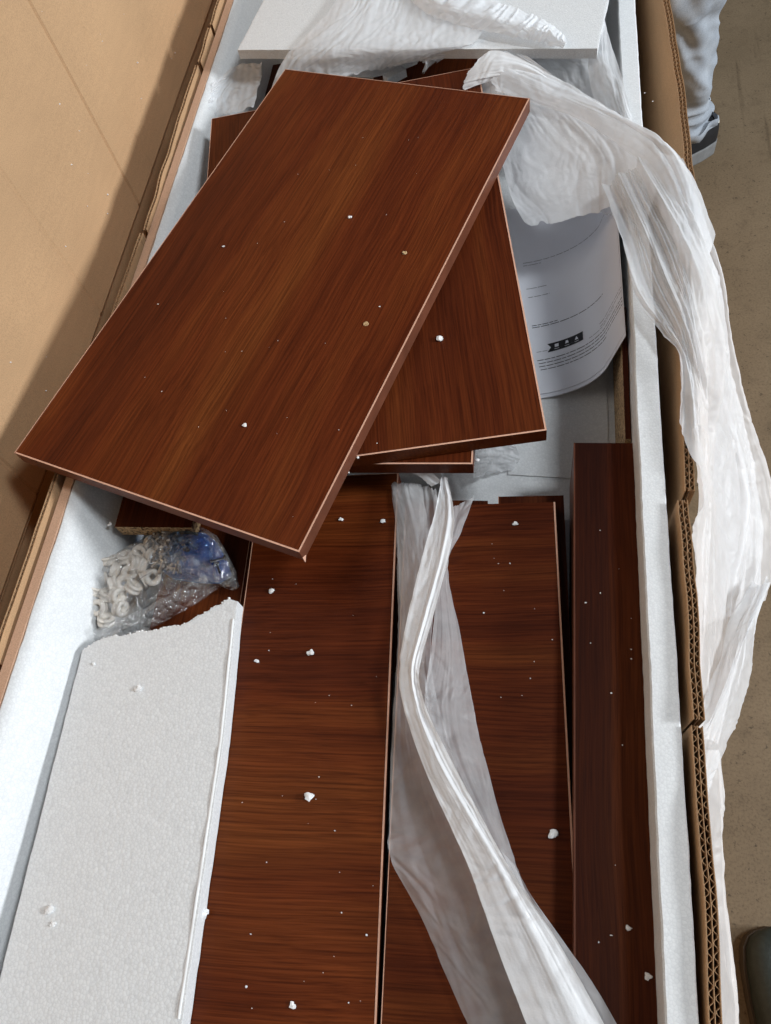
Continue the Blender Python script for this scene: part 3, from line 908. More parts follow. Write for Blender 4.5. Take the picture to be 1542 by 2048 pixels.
def loft(strands, n_along, n_across, amp=0.003, freq=9, seed=0, cross=0.0, fine=0.0, rag0=0.0, rag1=0.0, ragl=0.0, ragr=0.0, wander=1.2, sharp=0.6, det=0.06, crk=0.0007):
    """surface through strands (each a list of (u, v, h)); pleats run along the strands"""
    S = np.array([crom([P(*q) for q in s], n_along) for s in strands])           # strand, along, xyz
    A = np.stack([crom(S[:, i], n_across) for i in range(n_along)], 0)          # along, across, xyz
    t = np.linspace(0, 1, n_along)[:, None]
    s = np.linspace(0, 1, n_across)[None, :]
    ta = np.gradient(A, axis=0); tc = np.gradient(A, axis=1)
    nn = np.cross(tc, ta)
    nn /= np.linalg.norm(nn, axis=2, keepdims=True) + 1e-12
    sw = s * freq + wander * vnoise2(t * 3.0 + 0 * s, s * 2.0 + 0 * t, seed + 1)
    n1 = vnoise2(sw, t * 1.6 + 0 * s, seed + 2)
    n2 = vnoise2(sw * 2.3 + 7, t * 2.7 + 0 * s, seed + 3)
    n3 = vnoise2(sw * 5.1 + 3, t * 5.0 + 0 * s, seed + 4)
    d = (1 - sharp) * n1 + sharp * ridged(n1) * 0.7 + 0.34 * ((1 - sharp) * n2 + sharp * 0.8 * ridged(n2)) + det * ridged(n3)
    if cross:
        d = d + cross * ridged(vnoise2(s * 5 + t * 3, t * 11 - s * 4, seed + 5))
    D = amp * d
    ln_ = float(np.linalg.norm(np.diff(A[:, n_across // 2], axis=0), axis=1).sum()); wd_ = float(np.linalg.norm(np.diff(A[n_along // 2], axis=0), axis=1).sum())
    cu = s * wd_ / 0.014 + 1.3 * vnoise2(t * ln_ / 0.03, s * wd_ / 0.03, seed + 21); cv = t * ln_ / 0.030 + 1.0 * vnoise2(t * ln_ / 0.02, s * wd_ / 0.02, seed + 22)
    D = D + crk * (ridged(vnoise2(cu, cv, seed + 23)) + 0.6 * ridged(vnoise2(cu * 2.1 + cv, cv * 1.7 - cu, seed + 24)))
    if fine:
        D = D + fine * vnoise2(s * 90, t * 60, seed + 6)
    A = A + nn * D[..., None]
    # ragged ends
    def rag(idx, other, amt, sd):
        pass
    if rag0 or rag1:
        m = n_along
        r0 = rag0 * (0.5 + 0.5 * vnoise1(np.linspace(0, 14, n_across), seed + 7) + 0.3 * vnoise1(np.linspace(0, 50, n_across), seed + 8))
        r1 = rag1 * (0.5 + 0.5 * vnoise1(np.linspace(0, 14, n_across), seed + 9) + 0.3 * vnoise1(np.linspace(0, 50, n_across), seed + 10))
        out = np.empty_like(A)
        for j in range(n_across):
            tq = np.linspace(max(0, r0[j]), 1 - max(0, r1[j]), m) * (m - 1)
            for k in range(3): out[:, j, k] = np.interp(tq, np.arange(m), A[:, j, k])
        A = out
    if ragl or ragr:
        m = n_across
        rl = ragl * (0.5 + 0.5 * vnoise1(np.linspace(0, 18, n_along), seed + 11) + 0.3 * vnoise1(np.linspace(0, 60, n_along), seed + 12))
        rr_ = ragr * (0.5 + 0.5 * vnoise1(np.linspace(0, 18, n_along), seed + 13) + 0.3 * vnoise1(np.linspace(0, 60, n_along), seed + 14))
        out = np.empty_like(A)
        for i in range(n_along):
            sq = np.linspace(max(0, rl[i]), 1 - max(0, rr_[i]), m) * (m - 1)
            for k in range(3): out[i, :, k] = np.interp(sq, np.arange(m), A[i, :, k])
        A = out
    return A


def film(name, label, sheets, mats, cat='foam film'):
    m = MB()
    for A, mi in sheets: m.grid(A, mi)
    o = m.build(name, mats, None, True)
    return tag(o, label, cat)


FM = [M['film'], M['film_thin'], M['film_mid'], M['film_veil'], M['film_drape']]

# --- twisted strip lying on the planks
hp = TOPH
veil_left = loft([
    [(781, 962, .622), (790, 1060, .618), (795, 1200, .618), (792, 1330, .622), (783, 1500, .626), (779, 1650, .626), (784, 1720, .624), (850, 1850, .622), (940, 2060, .620), (985, 2150, .62)],
    [(815, 964, .617), (822, 1070, .610), (822, 1200, .606), (815, 1330, .614), (822, 1480, .620), (840, 1620, .619), (872, 1760, .616), (930, 1900, .614), (1010, 2060, .612), (1050, 2150, .612)],
    [(846, 966, .620), (852, 1070, .610), (848, 1200, .604), (838, 1330, .606), (855, 1460, .610), (890, 1600, .608), (940, 1740, .606), (1000, 1880, .604), (1070, 2060, .604), (1110, 2150, .604)],
    [(872, 975, .622), (885, 1070, .612), (870, 1200, .606), (862, 1330, .604), (890, 1460, .606), (935, 1600, .603), (990, 1740, .600), (1050, 1880, .600), (1125, 2060, .600), (1160, 2150, .600)],
], 240, 70, amp=0.0022, freq=5, seed=20, rag0=0.010)
veil_right = loft([
    [(868, 985, .614), (870, 1080, .604), (872, 1180, .600), (862, 1300, .600), (850, 1400, .602), (862, 1480, .603), (915, 1600, .602), (975, 1720, .600)],
    [(905, 1010, .617), (895, 1080, .606), (888, 1160, .604), (900, 1300, .606), (905, 1400, .609), (925, 1500, .609), (965, 1620, .606), (1010, 1740, .602)],
    [(950, 988, .622), (925, 1060, .616), (898, 1132, .612), (920, 1260, .616), (940, 1380, .620), (960, 1480, .620), (1005, 1640, .616), (1055, 1785, .610)],
], 200, 50, amp=0.0018, freq=5, seed=31, rag0=0.012)
main_fold = loft([
    [(884, 955, .606), (868, 1030, .600), (845, 1110, .594), (815, 1240, .590), (799, 1350, .592), (812, 1430, .594), (850, 1540, .592), (895, 1640, .590), (936, 1730, .589), (968, 1820, .589), (1003, 1920, .591), (1058, 2060, .591), (1095, 2150, .591)],
    [(888, 952, .609), (886, 1030, .599), (872, 1110, .591), (840, 1240, .587), (818, 1340, .587), (830, 1420, .591), (868, 1520, .589), (925, 1620, .587), (985, 1720, .585), (1030, 1810, .585), (1080, 1910, .587), (1150, 2060, .587), (1190, 2150, .587)],
    [(892, 956, .604), (908, 1030, .596), (897, 1110, .590), (864, 1240, .586), (838, 1340, .585), (850, 1410, .588), (892, 1500, .588), (950, 1610, .586), (1010, 1720, .584), (1060, 1800, .584), (1120, 1890, .588), (1215, 2060, .590), (1255, 2150, .590)],
], 260, 56, amp=0.0016, freq=4, seed=42, sharp=0.4)
veil_head = loft([
    [(783, 964, .620), (793, 1060, .614), (798, 1200, .612), (800, 1330, .612), (806, 1400, .612)],
    [(812, 962, .614), (825, 1070, .606), (828, 1200, .602), (822, 1330, .604), (830, 1420, .606)],
    [(842, 966, .616), (858, 1070, .606), (858, 1200, .600), (848, 1330, .600), (862, 1440, .602)],
], 140, 46, amp=0.0026, freq=4, seed=36, rag0=0.012)
tail_right = loft([
    [(1000, 1700, .588), (1030, 1770, .588), (1080, 1860, .590), (1140, 1960, .590), (1200, 2060, .590), (1240, 2150, .590)],
    [(1030, 1730, .590), (1062, 1790, .590), (1120, 1870, .594), (1175, 1950, .594), (1240, 2060, .594), (1280, 2150, .594)],
], 60, 20, amp=0.0012, freq=3, seed=52)
film('foam_film_strip', 'twisted strip of white foam film lying along the two planks', [(veil_left, 3), (veil_right, 3), (veil_head, 3), (main_fold, 0), (tail_right, 3)], FM)

# small torn scrap above the planks
scrap = loft([
    [(700, 940, .600), (740, 935, .596), (790, 938, .597), (830, 950, .604), (860, 975, .612)],
    [(706, 932, .596), (748, 924, .590), (792, 928, .592), (835, 940, .600), (880, 968, .610)],
    [(712, 926, .590), (755, 919, .586), (800, 926, .588), (850, 938, .598), (905, 985, .612)],
], 70, 26, amp=0.0022, freq=3, seed=61, ragl=0.12, ragr=0.12)
film('foam_film_scrap', 'small torn scrap of film at the head of the front plank', [(scrap, 2)], FM)

# --- large sheet: body inside the box behind the manual, over the rim, drape outside
body = loft([
    [(930, 150, .572), (960, 185, .573), (985, 250, .578), (1005, 330, .588), (1025, 400, .600), (1055, 455, .612)],
    [(975, 100, .560), (1030, 170, .562), (1070, 240, .570), (1085, 320, .582), (1095, 390, .594), (1110, 445, .606)],
    [(1000, 92, .557), (1085, 150, .558), (1140, 225, .563), (1160, 310, .574), (1168, 370, .586), (1175, 430, .600)],
    [(1025, 100, .556), (1130, 170, .556), (1205, 225, .557), (1235, 290, .564), (1245, 350, .572), (1240, 420, .586)],
    [(1060, 118, .556), (1160, 190, .556), (1260, 245, .554), (1310, 290, .556), (1315, 360, .560), (1290, 450, .570)],
], 150, 150, amp=0.0042, freq=6, seed=70, cross=0.0, crk=0.00025, rag0=0.03, rag1=0.03, wander=1.0, det=0.06, sharp=0.45)
upper_roll = loft([
    [(985, 180, .560), (1060, 205, .560), (1150, 235, .556), (1230, 285, .552), (1300, 350, .548), (1345, 450, .560), (1370, 560, .585)],
    [(975, 120, .553), (1060, 165, .549), (1150, 200, .546), (1250, 245, .541), (1325, 300, .537), (1380, 400, .548), (1410, 520, .58)],
    [(985, 92, .556), (1070, 135, .553), (1160, 178, .550), (1260, 240, .546), (1335, 285, .544), (1385, 345, .552), (1430, 470, .575)],
], 160, 50, amp=0.004, freq=4, seed=80, rag0=0.02)
drape = loft([
    [(1205, 372, .575), (1246, 480, .572), (1268, 590, .566), (1322, 670, .562), (1358, 708, .560), (1372, 800, .562), (1378, 880, .563), (1394, 985, .566), (1378, 1062, .574), (1382, 1200, .576), (1388, 1330, .58), (1398, 1450, .60)],
    [(1240, 345, .562), (1290, 460, .560), (1325, 570, .558), (1362, 660, .557), (1385, 740, .566), (1396, 840, .58), (1404, 940, .60), (1408, 1040, .62), (1408, 1160, .63), (1414, 1290, .64), (1408, 1470, .66)],
    [(1290, 322, .553), (1345, 440, .556), (1372, 540, .554), (1395, 640, .558), (1414, 740, .574), (1424, 840, .62), (1432, 940, .65), (1440, 1040, .67), (1446, 1160, .68), (1444, 1290, .685), (1418, 1480, .69)],
    [(1340, 306, .548), (1385, 430, .560), (1412, 540, .566), (1430, 650, .584), (1446, 750, .618), (1462, 850, .66), (1475, 950, .69), (1484, 1050, .71), (1484, 1160, .72), (1470, 1290, .72), (1426, 1480, .72)],
    [(1366, 318, .550), (1420, 450, .572), (1445, 560, .60), (1460, 660, .63), (1476, 750, .66), (1500, 850, .69), (1525, 950, .72), (1538, 1060, .74), (1528, 1165, .74), (1490, 1290, .735), (1430, 1490, .73)],
], 340, 200, amp=0.0105, freq=7.5, seed=90, cross=0.08, ragl=0.02, ragr=0.02, wander=1.9, sharp=0.6, det=0.10)
drape_under = loft([
    [(1330, 380, .556), (1370, 520, .566), (1392, 650, .59), (1400, 800, .63), (1410, 950, .66), (1412, 1100, .68), (1415, 1250, .69)],
    [(1372, 350, .552), (1440, 540, .60), (1462, 690, .65), (1500, 830, .70), (1545, 960, .75), (1560, 1090, .77), (1535, 1200, .76)],
], 200, 80, amp=0.0080, freq=6, seed=101, ragr=0.02, sharp=0.6)
tail_a = loft([
    [(1505, 1165, .715), (1470, 1225, .70), (1440, 1310, .69), (1412, 1390, .67), (1394, 1440, .64), (1396, 1520, .63), (1402, 1590, .63)],
    [(1520, 1172, .70), (1490, 1240, .69), (1462, 1330, .67), (1432, 1420, .655), (1412, 1490, .645), (1408, 1560, .64), (1405, 1620, .64)],
    [(1530, 1165, .70), (1506, 1240, .685), (1486, 1330, .68), (1460, 1420, .67), (1435, 1500, .66), (1418, 1570, .655), (1408, 1640, .65)],
    [(1538, 1150, .72), (1520, 1240, .71), (1512, 1330, .71), (1495, 1410, .70), (1468, 1480, .69), (1440, 1540, .68), (1412, 1600, .66)],
], 150, 70, amp=0.0060, freq=6, seed=111, ragr=0.04)
tail_b = loft([
    [(1399, 1500, .66), (1404, 1600, .66), (1408, 1700, .66), (1414, 1800, .66), (1422, 1900, .66), (1428, 2000, .66), (1432, 2150, .66)],
    [(1425, 1500, .70), (1432, 1600, .70), (1432, 1700, .70), (1438, 1800, .70), (1448, 1900, .70), (1458, 2000, .70), (1464, 2150, .70)],
    [(1438, 1500, .72), (1452, 1600, .72), (1452, 1660, .72), (1460, 1800, .73), (1474, 1920, .73), (1484, 2040, .73), (1490, 2150, .73)],
], 150, 40, amp=0.0050, freq=5, seed=121)
back_fill = loft([
    [(1000, 150, .585), (1015, 190, .600), (1040, 250, .61)],
    [(1075, 112, .575), (1100, 165, .592), (1120, 235, .61)],
    [(1150, 104, .575), (1165, 160, .592), (1180, 230, .60)],
    [(1215, 100, .580), (1232, 160, .590), (1245, 235, .59)],
], 70, 110, amp=0.004, freq=6, seed=230, cross=0.15, wander=1.2, crk=0.0004)
body2 = loft([
    [(1010, 300, .60), (1040, 360, .606), (1075, 430, .615)],
    [(1100, 250, .585), (1130, 330, .596), (1150, 420, .61)],
    [(1200, 240, .570), (1225, 330, .580), (1235, 440, .595)],
    [(1290, 300, .560), (1290, 400, .566), (1275, 520, .574)],
], 90, 120, amp=0.005, freq=5, seed=240, cross=0.1, rag1=0.03, wander=1.0, crk=0.0003)
film('foam_film_sheet', 'large crumpled sheet of white foam film spilling over the right wall of the carton', [(body, 0), (upper_roll, 4), (drape, 4), (drape_under, 4), (tail_a, 4), (tail_b, 4), (back_fill, 4), (body2, 3)], FM)

# --- film over the far foam sheet
ruffle = loft([
    [(800, -20, .542), (850, 25, .540), (900, 45, .540), (960, 60, .540), (1020, 72, .540), (1080, 84, .542), (1125, 98, .545)],
    [(830, -30, .532), (890, 5, .530), (950, 22, .530), (1010, 38, .530), (1060, 52, .532), (1100, 66, .534), (1132, 86, .540)],
    [(860, -45, .538), (930, -18, .537), (990, 2, .537), (1040, 18, .538), (1090, 40, .539), (1120, 58, .540), (1136, 76, .543)],
], 220, 40, amp=0.0018, freq=3, seed=131)
# cross pleats on the ruffle
tt = np.linspace(0, 1, 220)[:, None]; ss = np.linspace(0, 1, 40)[None, :]
ruffle[..., 2] += 0.0030 * ridged(vnoise2(tt * 34 + ss * 3, ss * 1.2, 140)) * (0.5 + 0.5 * np.sin(ss * math.pi))
over = loft([
    [(700, -40, .541), (660, 20, .540), (610, 70, .541), (572, 110, .546), (548, 160, .562), (535, 205, .58)],
    [(760, -40, .539), (730, 20, .538), (690, 70, .538), (655, 105, .542), (620, 145, .560), (600, 190, .578)],
    [(820, -40, .541), (800, 20, .541), (780, 70, .541), (765, 100, .545), (750, 125, .560), (740, 150, .575)],
    [(900, -40, .541), (890, 20, .541), (870, 60, .541), (850, 95, .545), (820, 115, .556), (800, 130, .565)],
    [(1000, -40, .541), (985, 20, .541), (965, 60, .541), (945, 88, .545), (915, 102, .553), (890, 118, .562)],
], 110, 150, amp=0.0016, freq=9, seed=150, rag1=0.08)
rag_bits = loft([
    [(840, 95, .548), (850, 118, .560), (848, 140, .572), (842, 150, .58)],
    [(875, 92, .548), (880, 108, .556), (862, 125, .566), (850, 148, .58)],
    [(905, 92, .548), (920, 100, .552), (905, 106, .558), (880, 122, .570)],
], 40, 40, amp=0.003, freq=5, seed=161, rag1=0.2, ragr=0.1)
ragged = loft([
    [(735, 118, .560), (790, 122, .562), (850, 128, .566)],
    [(740, 100, .552), (800, 98, .550), (870, 96, .550)],
], 60, 26, amp=0.0035, freq=4, seed=165, ragl=0.25)
scraps = loft([
    [(672, 152, .574), (730, 150, .574), (790, 138, .572), (850, 128, .568), (915, 112, .563)],
    [(680, 130, .566), (735, 122, .563), (795, 116, .561), (855, 112, .560), (918, 104, .558)],
    [(685, 108, .556), (740, 104, .553), (800, 101, .552), (860, 98, .552), (925, 97, .552)],
], 120, 40, amp=0.0045, freq=4, seed=167, ragl=0.35, cross=0.3, crk=0.0012)
rolled = loft([
    [(925, 182, .566), (960, 168, .562), (1000, 160, .560), (1050, 170, .560), (1100, 190, .560)],
    [(930, 150, .558), (970, 140, .553), (1010, 140, .552), (1060, 150, .552), (1110, 175, .554)],
    [(955, 118, .552), (985, 98, .550), (1030, 110, .550), (1080, 135, .550), (1125, 165, .552)],
], 60, 50, amp=0.0022, freq=4, seed=171, rag0=0.03)
veil = loft([
    [(1185, 60, .552), (1175, 110, .566), (1180, 170, .58), (1200, 230, .585), (1230, 260, .575)],
    [(1202, 40, .550), (1205, 110, .560), (1220, 170, .572), (1240, 230, .576), (1250, 260, .570)],
    [(1212, 38, .556), (1228, 100, .566), (1248, 170, .572), (1262, 230, .570), (1268, 262, .566)],
], 90, 40, amp=0.0030, freq=4, seed=181)
film('foam_film_cover', 'ruffled translucent film torn over the far-end foam sheet', [(ruffle, 2), (over, 1), (rag_bits, 2), (ragged, 2), (scraps, 2), (rolled, 0), (veil, 1)], FM)
# film lying against the left wall at the far end
left_veil = loft([
    [(425, 165, .578), (418, 200, .583), (412, 240, .590)],
    [(475, 130, .585), (460, 175, .592), (445, 228, .596)],
    [(525, 125, .580), (518, 165, .590), (505, 215, .596)],
], 70, 60, amp=0.004, freq=5, seed=191, cross=0.3, rag1=0.05)
film('foam_film_scrap', 'crumpled translucent film in the far left corner beside the left foam wall', [(left_veil, 1)], FM)
# film under the manual and panel edge
under = loft([
    [(935, 892, .655), (950, 930, .668), (945, 962, .676)],
    [(980, 880, .662), (995, 915, .676), (985, 950, .684)],
    [(1025, 880, .670), (1040, 915, .682), (1025, 945, .688)],
], 40, 40, amp=0.0035, freq=3, seed=201, cross=0.4, rag1=0.1)
film('foam_film_scrap', 'clear crumpled film lump below the corner of the stacked panels', [(under, 1)], FM)

# ------------------------------------------------------------------ manual
manual = empty('instruction_manual', (0.0, 0.63, Z(FLOOR_H) + 0.001))
tag(manual, 'white printed instruction manual curling up against the right wall', 'manual')
PH = math.radians(5.0)


def page_pt(a, b, lift):
    """a across (m, 0 = start of the curl), b along (m)"""
    r = 0.075
    z = 0.0
    if a <= 0: x = a
    else:
        th = a / r
        tm = 1.30
        if th < tm: x, z = r * math.sin(th), r * (1 - math.cos(th))
        else: x, z = r * math.sin(tm) + (a - tm * r) * math.cos(tm), r * (1 - math.cos(tm)) + (a - tm * r) * math.sin(tm)
    x, y = rotz((x, b), PH * max(0.25, 1 - max(0, a) / 0.12))
    return (-0.006 + x, 0.497 + y, Z(FLOOR_H) + 0.0035 + z + lift)


AM, BM_ = (-0.095, 0.138), (0.0, 0.283)


def page(name, da, db, lift):
    m = MB()
    a = np.linspace(AM[0] + da, AM[1] + da, 60); b = np.linspace(BM_[0] + db, BM_[1] + db, 14)
    G = np.array([[page_pt(x, y, lift + 0.0006 * math.sin(x * 60)) for x in a] for y in b])
    m.grid(G)
    G2 = np.array([[page_pt(x, y, lift - 0.0012 + 0.0006 * math.sin(x * 60)) for x in a] for y in b])
    m.grid(G2, 0, True)
    for e in (0, -1): m.grid(np.array([G[e], G2[e]])); m.grid(np.array([G[:, e], G2[:, e]]))
    return child_of(m.build(name, M['paper'], None, True), manual)


pg = page('front_page', 0, 0, 0.0016)
page('back_pages', 0.004, -0.0045, 0.0)


def page_ab(u, v):
    """page coordinates seen at a photo pixel"""
    best = None
    lo = None
    a = np.linspace(AM[0], AM[1], 180)
    bs = np.linspace(-0.02, 0.30, 220)
    global _PG
    try: _PG
    except NameError:
        _PG = []
        for x in a:
            for y in bs:
                p = np.array(page_pt(x, y, 0.0016)) - np.array([0, 0, CAM_Z])
                q = RM.T @ p
                _PG.append((x, y, q[0] / q[2] * F_PX + CX, q[1] / q[2] * F_PX + CY))
        _PG = np.array(_PG)
    d = (_PG[:, 2] - u) ** 2 + (_PG[:, 3] - v) ** 2
    k = int(np.argmin(d))
    return _PG[k, 0], _PG[k, 1]


def print_line(m, a0, a1, b, t=0.0008, words=True, seed=0):
    rr = random.Random(seed)
    a = a0
    while a < a1:
        ln = rr.uniform(0.003, 0.011) if words else (a1 - a0)
        e = min(a1, a + ln)
        n = max(2, int((e - a) / 0.0012) + 1)
        xs = np.linspace(a, e, n)
        ph = lambda x, y: page_pt(x, y, 0.0016 + 0.0003 + 0.0006 * math.sin(x * 60))
        G = np.array([[ph(x, b - t / 2) for x in xs], [ph(x, b + t / 2) for x in xs]])
        m.grid(G)
        a = e + (0.0011 if words else 1)


ink, soft = MB(), MB()
line_specs = [  # (left pixel, right pixel, weight, style)
    ((1046, 527), (1238, 491), 0.0007, soft, True), ((1046, 533), (1082, 530), 0.0006, soft, True),
    ((1053, 579), (1094, 573), 0.0007, soft, True), ((1057, 595), (1099, 589), 0.0007, soft, True),
    ((1064, 652), (1115, 646), 0.0009, ink, True), ((1064, 657), (1208, 632), 0.0009, ink, True),
    ((1198, 648), (1246, 619), 0.0007, soft, True), ((1200, 653), (1246, 624), 0.0007, soft, True),
    ((1178, 676), (1230, 652), 0.0006, soft, True),
    ((1075, 722), (1250, 669), 0.0009, ink, True), ((1077, 728), (1251, 674), 0.0009, ink, True),
    ((1079, 734), (1250, 680), 0.0009, ink, True), ((1081, 740), (1215, 705), 0.0009, ink, True), ((1073, 705), (1150, 703), 0.0006, soft, True)]
for k, (pa, pb_, t, grp, wd) in enumerate(line_specs):
    a0, b0 = page_ab(*pa)
    a1, b1 = page_ab(*pb_)
    tl = MB()
    print_line(tl, a0, max(a1, a0 + 0.015), b0, t, wd, k)
    child_of(tl.build('text_line', M['ink'] if grp is ink else M['ink_soft'], None), manual)
a0, b0 = page_ab(1097, 706); a1, b1 = page_ab(1168, 697)
bh = 0.0115
G = np.array([[page_pt(x, y, 0.0016 + 0.0003 + 0.0006 * math.sin(x * 60)) for x in np.linspace(a0, a1, 24)] for y in (b0, b0 + bh)])
ink.grid(G)
child_of(ink.build('black_bar', M['ink'], None), manual)
wh = MB()      # white icons and arrow notch in the black bar
hgt = lambda x: 0.0016 + 0.0006 + 0.0006 * math.sin(x * 60)
for k in range(3):
    ca = a0 + (a1 - a0) * (0.24 + 0.28 * k); cb = b0 + bh * 0.58; r = 0.0021
    sh = [[(-1, -1), (1, -1), (1, 1), (-1, 1)], [(-1, -.8), (1, -.8), (.5, 1), (-.5, 1)], [(-1, -1), (1, -1), (.15, 1), (-.15, 1)]][k]
    wh.add([page_pt(ca + r * x, cb + r * y, hgt(ca + r * x)) for x, y in sh], [(0, 1, 2, 3)])
    wh.add([page_pt(ca + r * x, b0 + bh * 0.2 + 0.0003 * y, hgt(ca + r * x)) for x, y in [(-1.2, -1), (1.2, -1), (1.2, 1), (-1.2, 1)]], [(0, 1, 2, 3)])
wh.add([page_pt(a0 - 0.0005, b0 - 0.0003, hgt(a0)), page_pt(a0 + 0.0035, b0 + bh / 2, hgt(a0)), page_pt(a0 - 0.0005, b0 + bh + 0.0003, hgt(a0))], [(0, 1, 2)])
child_of(wh.build('white_print', M['paper'], None), manual)
# the loose sheets the manual lies on, toward the viewer
sheet_block('foam_packing_sheet', 'flat white foam packing sheet under the near edge of the manual', [(-0.03, 0.40), (0.070, 0.395), (0.071, 0.80), (-0.03, 0.80)], 0.6912, 0.0014, M['eps'], seed=77, cat='foam sheet')

# ------------------------------------------------------------------ hardware bag
BH0 = 0.655
outline = [(176, 1140), (200, 1110), (240, 1085), (285, 1062), (330, 1040), (365, 1030), (400, 1045), (425, 1060), (445, 1095), (462, 1130), (470, 1165), (452, 1170), (430, 1162), (400, 1185), (350, 1215), (300, 1245), (245, 1272), (190, 1288), (178, 1262), (172, 1200)]
ow = np.array([P(u, v, 0.622)[:2] for u, v in outline])
cb_ = ow.mean(0)
nseg = 96
per = np.vstack([ow, ow[:1]])
cum = np.concatenate([[0], np.cumsum(np.linalg.norm(np.diff(per, axis=0), axis=1))])
tq = np.linspace(0, cum[-1], nseg, endpoint=False)
ring = np.stack([np.interp(tq, cum, per[:, k]) for k in range(2)], 1)
bag = empty('hardware_bag', (cb_[0], cb_[1], Z(0.6455)))
tag(bag, 'clear plastic bag of fittings lying between the foam sheet and the big panel', 'plastic bag')


def pillow(zbase, zhi, seed):
    rows = []
    for k, f in enumerate((1.0, 0.985, 0.95, 0.88, 0.78, 0.65, 0.5, 0.34, 0.17, 0.03)):
        prof = (1 - f ** 3.2)
        rr_ = []
        for j in range(nseg):
            p = cb_ + (ring[j] - cb_) * f
            wv = 0.0036 * float(ridged(vnoise2(p[0] * 90, p[1] * 90, seed))) + 0.0022 * float(vnoise2(p[0] * 260, p[1] * 260, seed + 1)) + 0.0024 * float(ridged(vnoise2((p[0] - p[1]) * 120, (p[0] + p[1]) * 35, seed + 2)))
            rr_.append((p[0], p[1], zbase + (zhi - zbase) * prof + wv * (0.25 + min(1, prof * 1.6))))
        rr_.append(rr_[0])
        rows.append(rr_)
    return np.array(rows)


m = MB(); m.grid(pillow(Z(0.636), Z(0.608), 300))
child_of(m.build('bag_top', M['bag'], None, True), bag)
# sealed rim that sticks out at the right end
tabg = loft([[(430, 1165, 0.629), (452, 1172, 0.629), (470, 1160, 0.629)], [(425, 1150, 0.624), (450, 1150, 0.620), (468, 1140, 0.624)], [(415, 1060, 0.619), (445, 1095, 0.619), (462, 1125, 0.624)]], 24, 30, amp=0.003, freq=5, seed=310)
m = MB(); m.grid(tabg)
child_of(m.build('bag_seal', M['bag'], None, True), bag)
# folded lower seam of the bag
seam_ = loft([[(190, 1288, 0.626), (250, 1262, 0.624), (330, 1222, 0.624), (420, 1168, 0.626)], [(185, 1262, 0.614), (250, 1235, 0.612), (330, 1195, 0.612), (410, 1150, 0.616)]], 60, 14, amp=0.002, freq=3, seed=320)
m = MB(); m.grid(seam_)
child_of(m.build('bag_seam', M['bag'], None, True), bag)

# white nylon cam fittings: ribbed rings
ring_me = None


def cam_ring():
    m = MB(); n = 28
    R0, R1, H = 0.0078, 0.0034, 0.0075
    prof = [(R1, 0), (R0, 0), (R0 * 1.02, H * 0.25), (R0 * 0.9, H * 0.3), (R0 * 0.9, H * 0.7), (R0 * 1.02, H * 0.75), (R0, H), (R1, H), (R1, 0)]
    G = np.array([[(r * (1 + (0.05 * math.cos(14 * a) if 0.28 * H < z < 0.72 * H else 0)) * math.cos(a), r * math.sin(a), z - H / 2) for r, z in prof] for a in np.linspace(0, 2 * math.pi, n + 1)])
    m.grid(G)
    o = m.build('cam_fitting', M['nylon'], None, True)
    return o


proto = cam_ring()
spots = [(196, 1152, 20, 10), (192, 1212, 15, -15), (232, 1190, 70, 30), (252, 1142, 35, 20), (262, 1170, 60, -40), (215, 1118, 50, 10), (244, 1108, 25, -30), (282, 1128, 60, 15), (224, 1166, 80, 0),
         (276, 1098, 40, 35), (300, 1150, 30, 60), (306, 1108, 75, 20), (234, 1212, 80, -25), (210, 1186, 40, 50), (186, 1180, 70, 20), (205, 1235, 30, -40), (262, 1122, 20, 60), (228, 1138, 65, -10), (285, 1152, 80, 40), (198, 1128, 35, 15), (246, 1164, 10, 30), (298, 1082, 60, -20)]
for k, (u, v, tx, tz) in enumerate(spots):
    o = proto if k == 0 else proto.copy()
    if k: COL.objects.link(o)
    p = P(u, v, 0.620)
    o.location = (p[0], p[1], Z(0.627) + 0.002 * (k % 3))
    o.rotation_euler = (math.radians(tx), math.radians(tz * 0.6), math.radians(37 * k))
    tag(o, 'white nylon cam fitting inside the clear hardware bag', 'fitting', 'white cam fittings in the bag')

# blue sachet of screws
so = [(305, 1092), (325, 1062), (360, 1042), (395, 1048), (420, 1068), (440, 1105), (450, 1135), (425, 1150), (380, 1150), (330, 1142), (305, 1125)]
sw_ = np.array([P(u, v, 0.620)[:2] for u, v in so]); sc_ = sw_.mean(0)
m = MB()
G = []
for f in (1, .95, .85, .7, .5, .3, .1):
    row = []
    for q in np.vstack([sw_, sw_[:1]]):
        p = sc_ + (q - sc_) * f
        row.append((p[0], p[1], Z(0.640) + 0.0240 * (1 - f ** 3) + 0.002 * float(vnoise2(p[0] * 200, p[1] * 200, 5))))
    G.append(row)
m.grid(np.array(G))
sach = tag(m.build('screw_sachet', M['blue'], None, True), 'dark blue sachet inside the right half of the hardware bag', 'sachet')
G2 = np.array(G)
G2[..., 2] += 0.0075 + 0.0012 * vnoise2(G2[..., 0] * 300, G2[..., 1] * 300, 8)
G2[0, :, 2] -= 0.005
m = MB(); m.grid(G2)
sc_top = m.build('sachet_film', M['sachet'], sach, True)
m = MB()
rr = random.Random(5)
